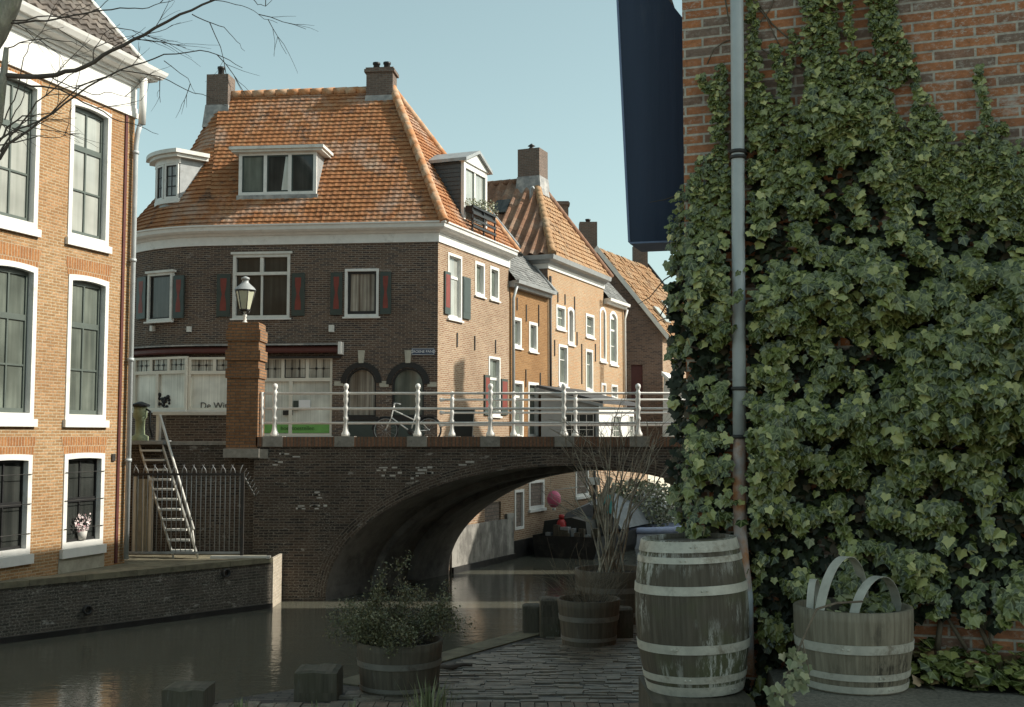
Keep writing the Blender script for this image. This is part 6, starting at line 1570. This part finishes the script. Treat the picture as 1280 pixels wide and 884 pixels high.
# grasses along the edging
def tuft(px, py, Y, n, h, label, spread=.12, w=.007):
    b = atY(px, py, Y); b.z = 1.49; t_ = thing('grass_tuft', tuple(b), label, 'grass tuft'); m = MB(); RG = random.Random(int(px))
    for i in range(n):
        a = RG.uniform(0, 2*pi); lean = RG.uniform(.0, .7); hh = h*RG.uniform(.5, 1.1); o = b+V((cos(a), sin(a), 0))*RG.uniform(0, spread*.5); dr_ = V((cos(a), sin(a)*.5, 0)); sdv = V((-sin(a), cos(a), 0))*w
        p = [o, o+dr_*lean*hh*.25+V((0,0,hh*.5)), o+dr_*lean*hh*.8+V((0,0,hh))]; bb_ = len(m.v)
        m.v += [p[0]-sdv, p[0]+sdv, p[1]+sdv*.8, p[1]-sdv*.8, p[2]]; m.f += [(bb_, bb_+1, bb_+2, bb_+3), (bb_+3, bb_+2, bb_+4)]; m.uv += [[(0, 0)]*4, [(0, 0)]*3]; m.sm += [False]*2
    m.build('blades', M['grass'], t_)
tuft(538, 884, 8.35, 60, .26, 'pale grass tuft at the bottom edge below the shrub planter', .34, .008); tuft(302, 880, 8.42, 26, .11, 'small pale weed between the bricks right of the left timber post', .2, .006); tuft(396, 882, 8.42, 20, .08, 'small pale weed in the brick edging below the middle timber post', .26, .006); tuft(442, 878, 8.42, 12, .09, 'tiny weed in the brick edging at the left side of the shrub planter', .08, .006)

# ================================================================ bare tree at the upper left
tr = thing('bare_tree', (-3.75, 6.3, 1.42), 'leafless tree whose thin dark branches reach in from the upper left corner', 'tree')
m = MB(); q = lambda x, y, Y=6.3: atY(x, y, Y)
m.tube([(-3.75, 6.3, 1.4), (-3.72, 6.32, 2.6), q(-118, 330), q(-105, 200), q(-70, 110)], [.2, .17, .15, .13, .11], 10)
m.tube([q(-70, 110), q(-30, 70), q(-8, 40), q(10, 6), q(26, -40), q(60, -140)], [.10, .085, .075, .065, .05, .03], 9)
m.tube([q(-105, 200), q(-60, 190), q(-20, 200), q(-3, 150), q(4, 100), q(8, 60)], [.07, .05, .035, .03, .022, .014], 8)
m.build('trunk', M['bark'], tr)
m = MB(); RT = random.Random(17)
def bough(pl_, r0, r1, tw=6, Y0=6.3, Y1=6.3, mat=None):
    r0 *= .62; r1 *= .6; tw = max(1, int(tw*.7)); n = len(pl_); pts = [q(x, y, lerp(Y0, Y1, i/(n-1))) for i, (x, y) in enumerate(pl_)]
    dense = []
    for i in range(n-1):
        for k in range(3): dense.append(pts[i].lerp(pts[i+1], k/3)+rvec()*.006*(1 if k else 0))
    dense.append(pts[-1]); m.tube(dense, [lerp(r0, r1, i/(len(dense)-1)) for i in range(len(dense))], 6, cap=False)
    for k in range(tw):
        i = RT.randint(2, len(dense)-2); d = (dense[i+1]-dense[i]).normalized(); sd_ = V((d.z, 0, -d.x))*RT.choice((-1, 1)); twig(m, dense[i], d*.8+sd_*RT.uniform(.4, 1)+V((0, RT.uniform(-.4, .4), 0)), RT.uniform(.12, .34), .0028, 1, .5, RT, 4)
bough([(-60, 104), (0, 95), (35, 96), (70, 94), (105, 84), (140, 63), (180, 44), (225, 18), (268, 0), (320, -30)], .028, .007, 9)
bough([(-10, 215), (10, 180), (40, 160), (80, 130), (125, 100), (165, 82), (205, 68), (250, 63), (280, 72), (303, 85)], .012, .0025, 7)
bough([(0, 190), (20, 162), (60, 146), (100, 108), (150, 88), (200, 96), (232, 112), (262, 122), (284, 133)], .009, .0022, 6)
bough([(0, 96), (40, 108), (75, 112), (120, 135), (150, 152), (175, 158), (198, 168)], .011, .002, 4)
bough([(5, 30), (30, 28), (70, 24), (120, 14), (150, 10), (178, 11), (200, 4), (235, -4)], .010, .002, 4)
bough([(0, 25), (20, 26), (60, 20), (100, 24), (125, 10), (150, -12)], .008, .0025, 3)
bough([(6, 150), (18, 125), (28, 80), (36, 56), (52, 40), (80, 34)], .007, .0022, 3)
bough([(-5, 188), (8, 160), (28, 145), (60, 142), (85, 141)], .012, .002, 3)
bough([(-6, 175), (20, 165), (45, 128), (80, 100), (96, 86)], .010, .003, 3)
bough([(240, 18), (262, 28), (280, 34), (296, 52), (306, 64)], .005, .0018, 2); bough([(262, 0), (285, 3), (310, 10), (330, 24), (347, 29)], .004, .0018, 3); bough([(205, 76), (235, 98), (245, 118)], .004, .0015, 2); bough([(312, -8), (322, 6), (332, 8), (342, -2)], .004, .002, 1)
bough([(115, 80), (118, 60), (128, 44), (150, 30)], .006, .002, 3); bough([(140, 60), (165, 46), (182, 34)], .004, .0015, 1)
bough([(0, 200), (12, 176), (14, 150), (30, 120), (34, 96)], .008, .003, 4); bough([(-6, 182), (20, 178), (48, 170), (74, 172), (95, 168)], .007, .002, 4); bough([(10, 60), (30, 52), (60, 48), (90, 52), (110, 64)], .006, .002, 4); bough([(60, 94), (92, 110), (115, 118), (140, 116), (166, 122)], .006, .002, 4)
m.build('branches', M['twig_dark'], tr)

# flowers in the cellar window of the orange house
r = low2; fp = FL_.pt((r[0]+r[1])/2+.05, r[2]+.12, -.05)
fl = thing('potted_cyclamen', tuple(fp), 'white pot with pale flowers in the barred lower window of the orange house', 'flower pot')
m = MB(); m.lathe(fp+FL_.n*.0, [(0, 0), (.07, 0), (.095, .16), (.08, .16), (.0, .14)], 12); m.build('pot', M['terracotta'], fl)
m = MB()
for i in range(90): leaf_quad(m, fp+FL_.d*R.uniform(-.2, .2)+V((0, 0, R.uniform(.16, .48)))+FL_.n*R.uniform(-.02, .06), R.uniform(.04, .08), FL_.n+rvec()*.7, R.uniform(0, 6))
m.build('flowers', M['flower'], fl)

# two houses that close the right bank far beyond the bridge
for (x0, x1, y_, h_, lab) in ((11, 20, 74, 6.5, 'far brown house across the canal end, hidden behind the ivy, the left of two'), (20.3, 31, 73, 8.0, 'far brown house across the canal end, hidden behind the ivy, the right of two')):
    hb_ = thing('canal_end_house', ((x0+x1)/2, y_, 0), lab, 'house'); Fh = Fac((x0, y_), (1, 0)); hw_ = [(1.2+2.6*i, 2.3+2.6*i, z, z+1.8) for i in range(3) for z in (2.2, 4.4)]
    m = MB(); wall(m, Fh, 0, x1-x0, -.5, h_, hw_, .14); prism_walls(m, Fh, x1-x0, -.5, h_, 9); m.build('wall', M['brick_right'], hb_)
    for q_ in hw_: window(hb_, Fh, q_, (.5,), (.5,), .1, pane='glass_mid', sill=.08)
    m = MB(); a, b = Fh.pt(-.2, h_-.02, .3), Fh.pt(x1-x0+.2, h_-.02, .3); u_ = -Fh.n*4.8+V((0,0,4.4)); m.poly([a, b, b+u_, a+u_]); m.poly([a+u_, b+u_, b-Fh.n*9.6, a-Fh.n*9.6]); m.poly([b, b-Fh.n*9.6, b+u_]); m.poly([a, a+u_, a-Fh.n*9.6]); m.build('roof', M['tile_buff'], hb_)
# unseen houses added behind the photographer to cut sky light on the foreground
for (x0, x1, h_, lab) in ((-13, -2.5, 8.2, 'unseen brown brick house added behind the photographer to block sky light, left of two'), (-2.4, 8.5, 8.6, 'unseen brown brick house added behind the photographer to block sky light, right of two')):
    hb_ = thing('added_street_house', ((x0+x1)/2, -19, 1.42), lab, 'house')
    Fh = Fac((x1, -19), (-1, 0)); hw_ = [(.9+2.6*i, 2.1+2.6*i, z, z+1.9) for i in range(4) for z in (2.6, 4.9)]
    m = MB(); wall(m, Fh, 0, x1-x0, 1.3, h_-1, hw_, .14); prism_walls(m, Fh, x1-x0, 1.3, h_-1, 8); m.build('wall', M['brick_front'], hb_)
    for q_ in hw_: window(hb_, Fh, q_, (.5,), (.33, .66), .1, pane='glass_mid', sill=.08)
    m = MB(); a, b = Fh.pt(0, h_-1.02, .3), Fh.pt(x1-x0, h_-1.02, .3); u_ = -Fh.n*4.3+V((0,0,4.0)); m.poly([a, b, b+u_, a+u_]); m.poly([a+u_, b+u_, b-Fh.n*8.6, a-Fh.n*8.6]); m.build('roof', M['tile_dark'], hb_)

# ================================================================ light, sky, camera
w = bpy.data.worlds.new('World'); S.world = w; w.use_nodes = True; nt = w.node_tree
bg = nt.nodes['Background']; sky = nt.nodes.new('ShaderNodeTexSky'); sky.sky_type = 'NISHITA'; sky.sun_disc = False
sky.sun_elevation = SUN_EL; sky.sun_rotation = pi/2 - SUN_AZ; sky.altitude = 0; sky.air_density = 1.0; sky.dust_density = 1.6; sky.ozone_density = 1.0
hs = nd(nt, 'ShaderNodeHueSaturation', inp={'Hue': .465, 'Saturation': .60, 'Value': 1.0, 'Fac': 1.0, 'Color': sky.outputs[0]})
nt.links.new(mix(nt, 1.0, hs.outputs[0], (.92, 1.0, .93), 'MULTIPLY'), bg.inputs['Color']); bg.inputs['Strength'].default_value = .088
sun = bpy.data.lights.new('sun', 'SUN'); sun.energy = 2.9; sun.angle = radians(.5); sun.color = (1.0, .94, .83)
so = bpy.data.objects.new('sun', sun); so.rotation_euler = (-SD).to_track_quat('-Z', 'Y').to_euler(); COL.objects.link(so)
cam = bpy.data.cameras.new('camera'); cam.sensor_width = 36; cam.lens = FL/1280*36; cam.clip_start = .1; cam.clip_end = 3000
co_ = bpy.data.objects.new('camera', cam); co_.location = (0, 0, E); co_.rotation_euler = (pi/2+TH, 0, 0); COL.objects.link(co_); S.camera = co_
vs = S.view_settings; vs.view_transform = 'Standard'; vs.look = 'None'; vs.exposure = 1.05; vs.gamma = 1.0; vs.use_curve_mapping = False
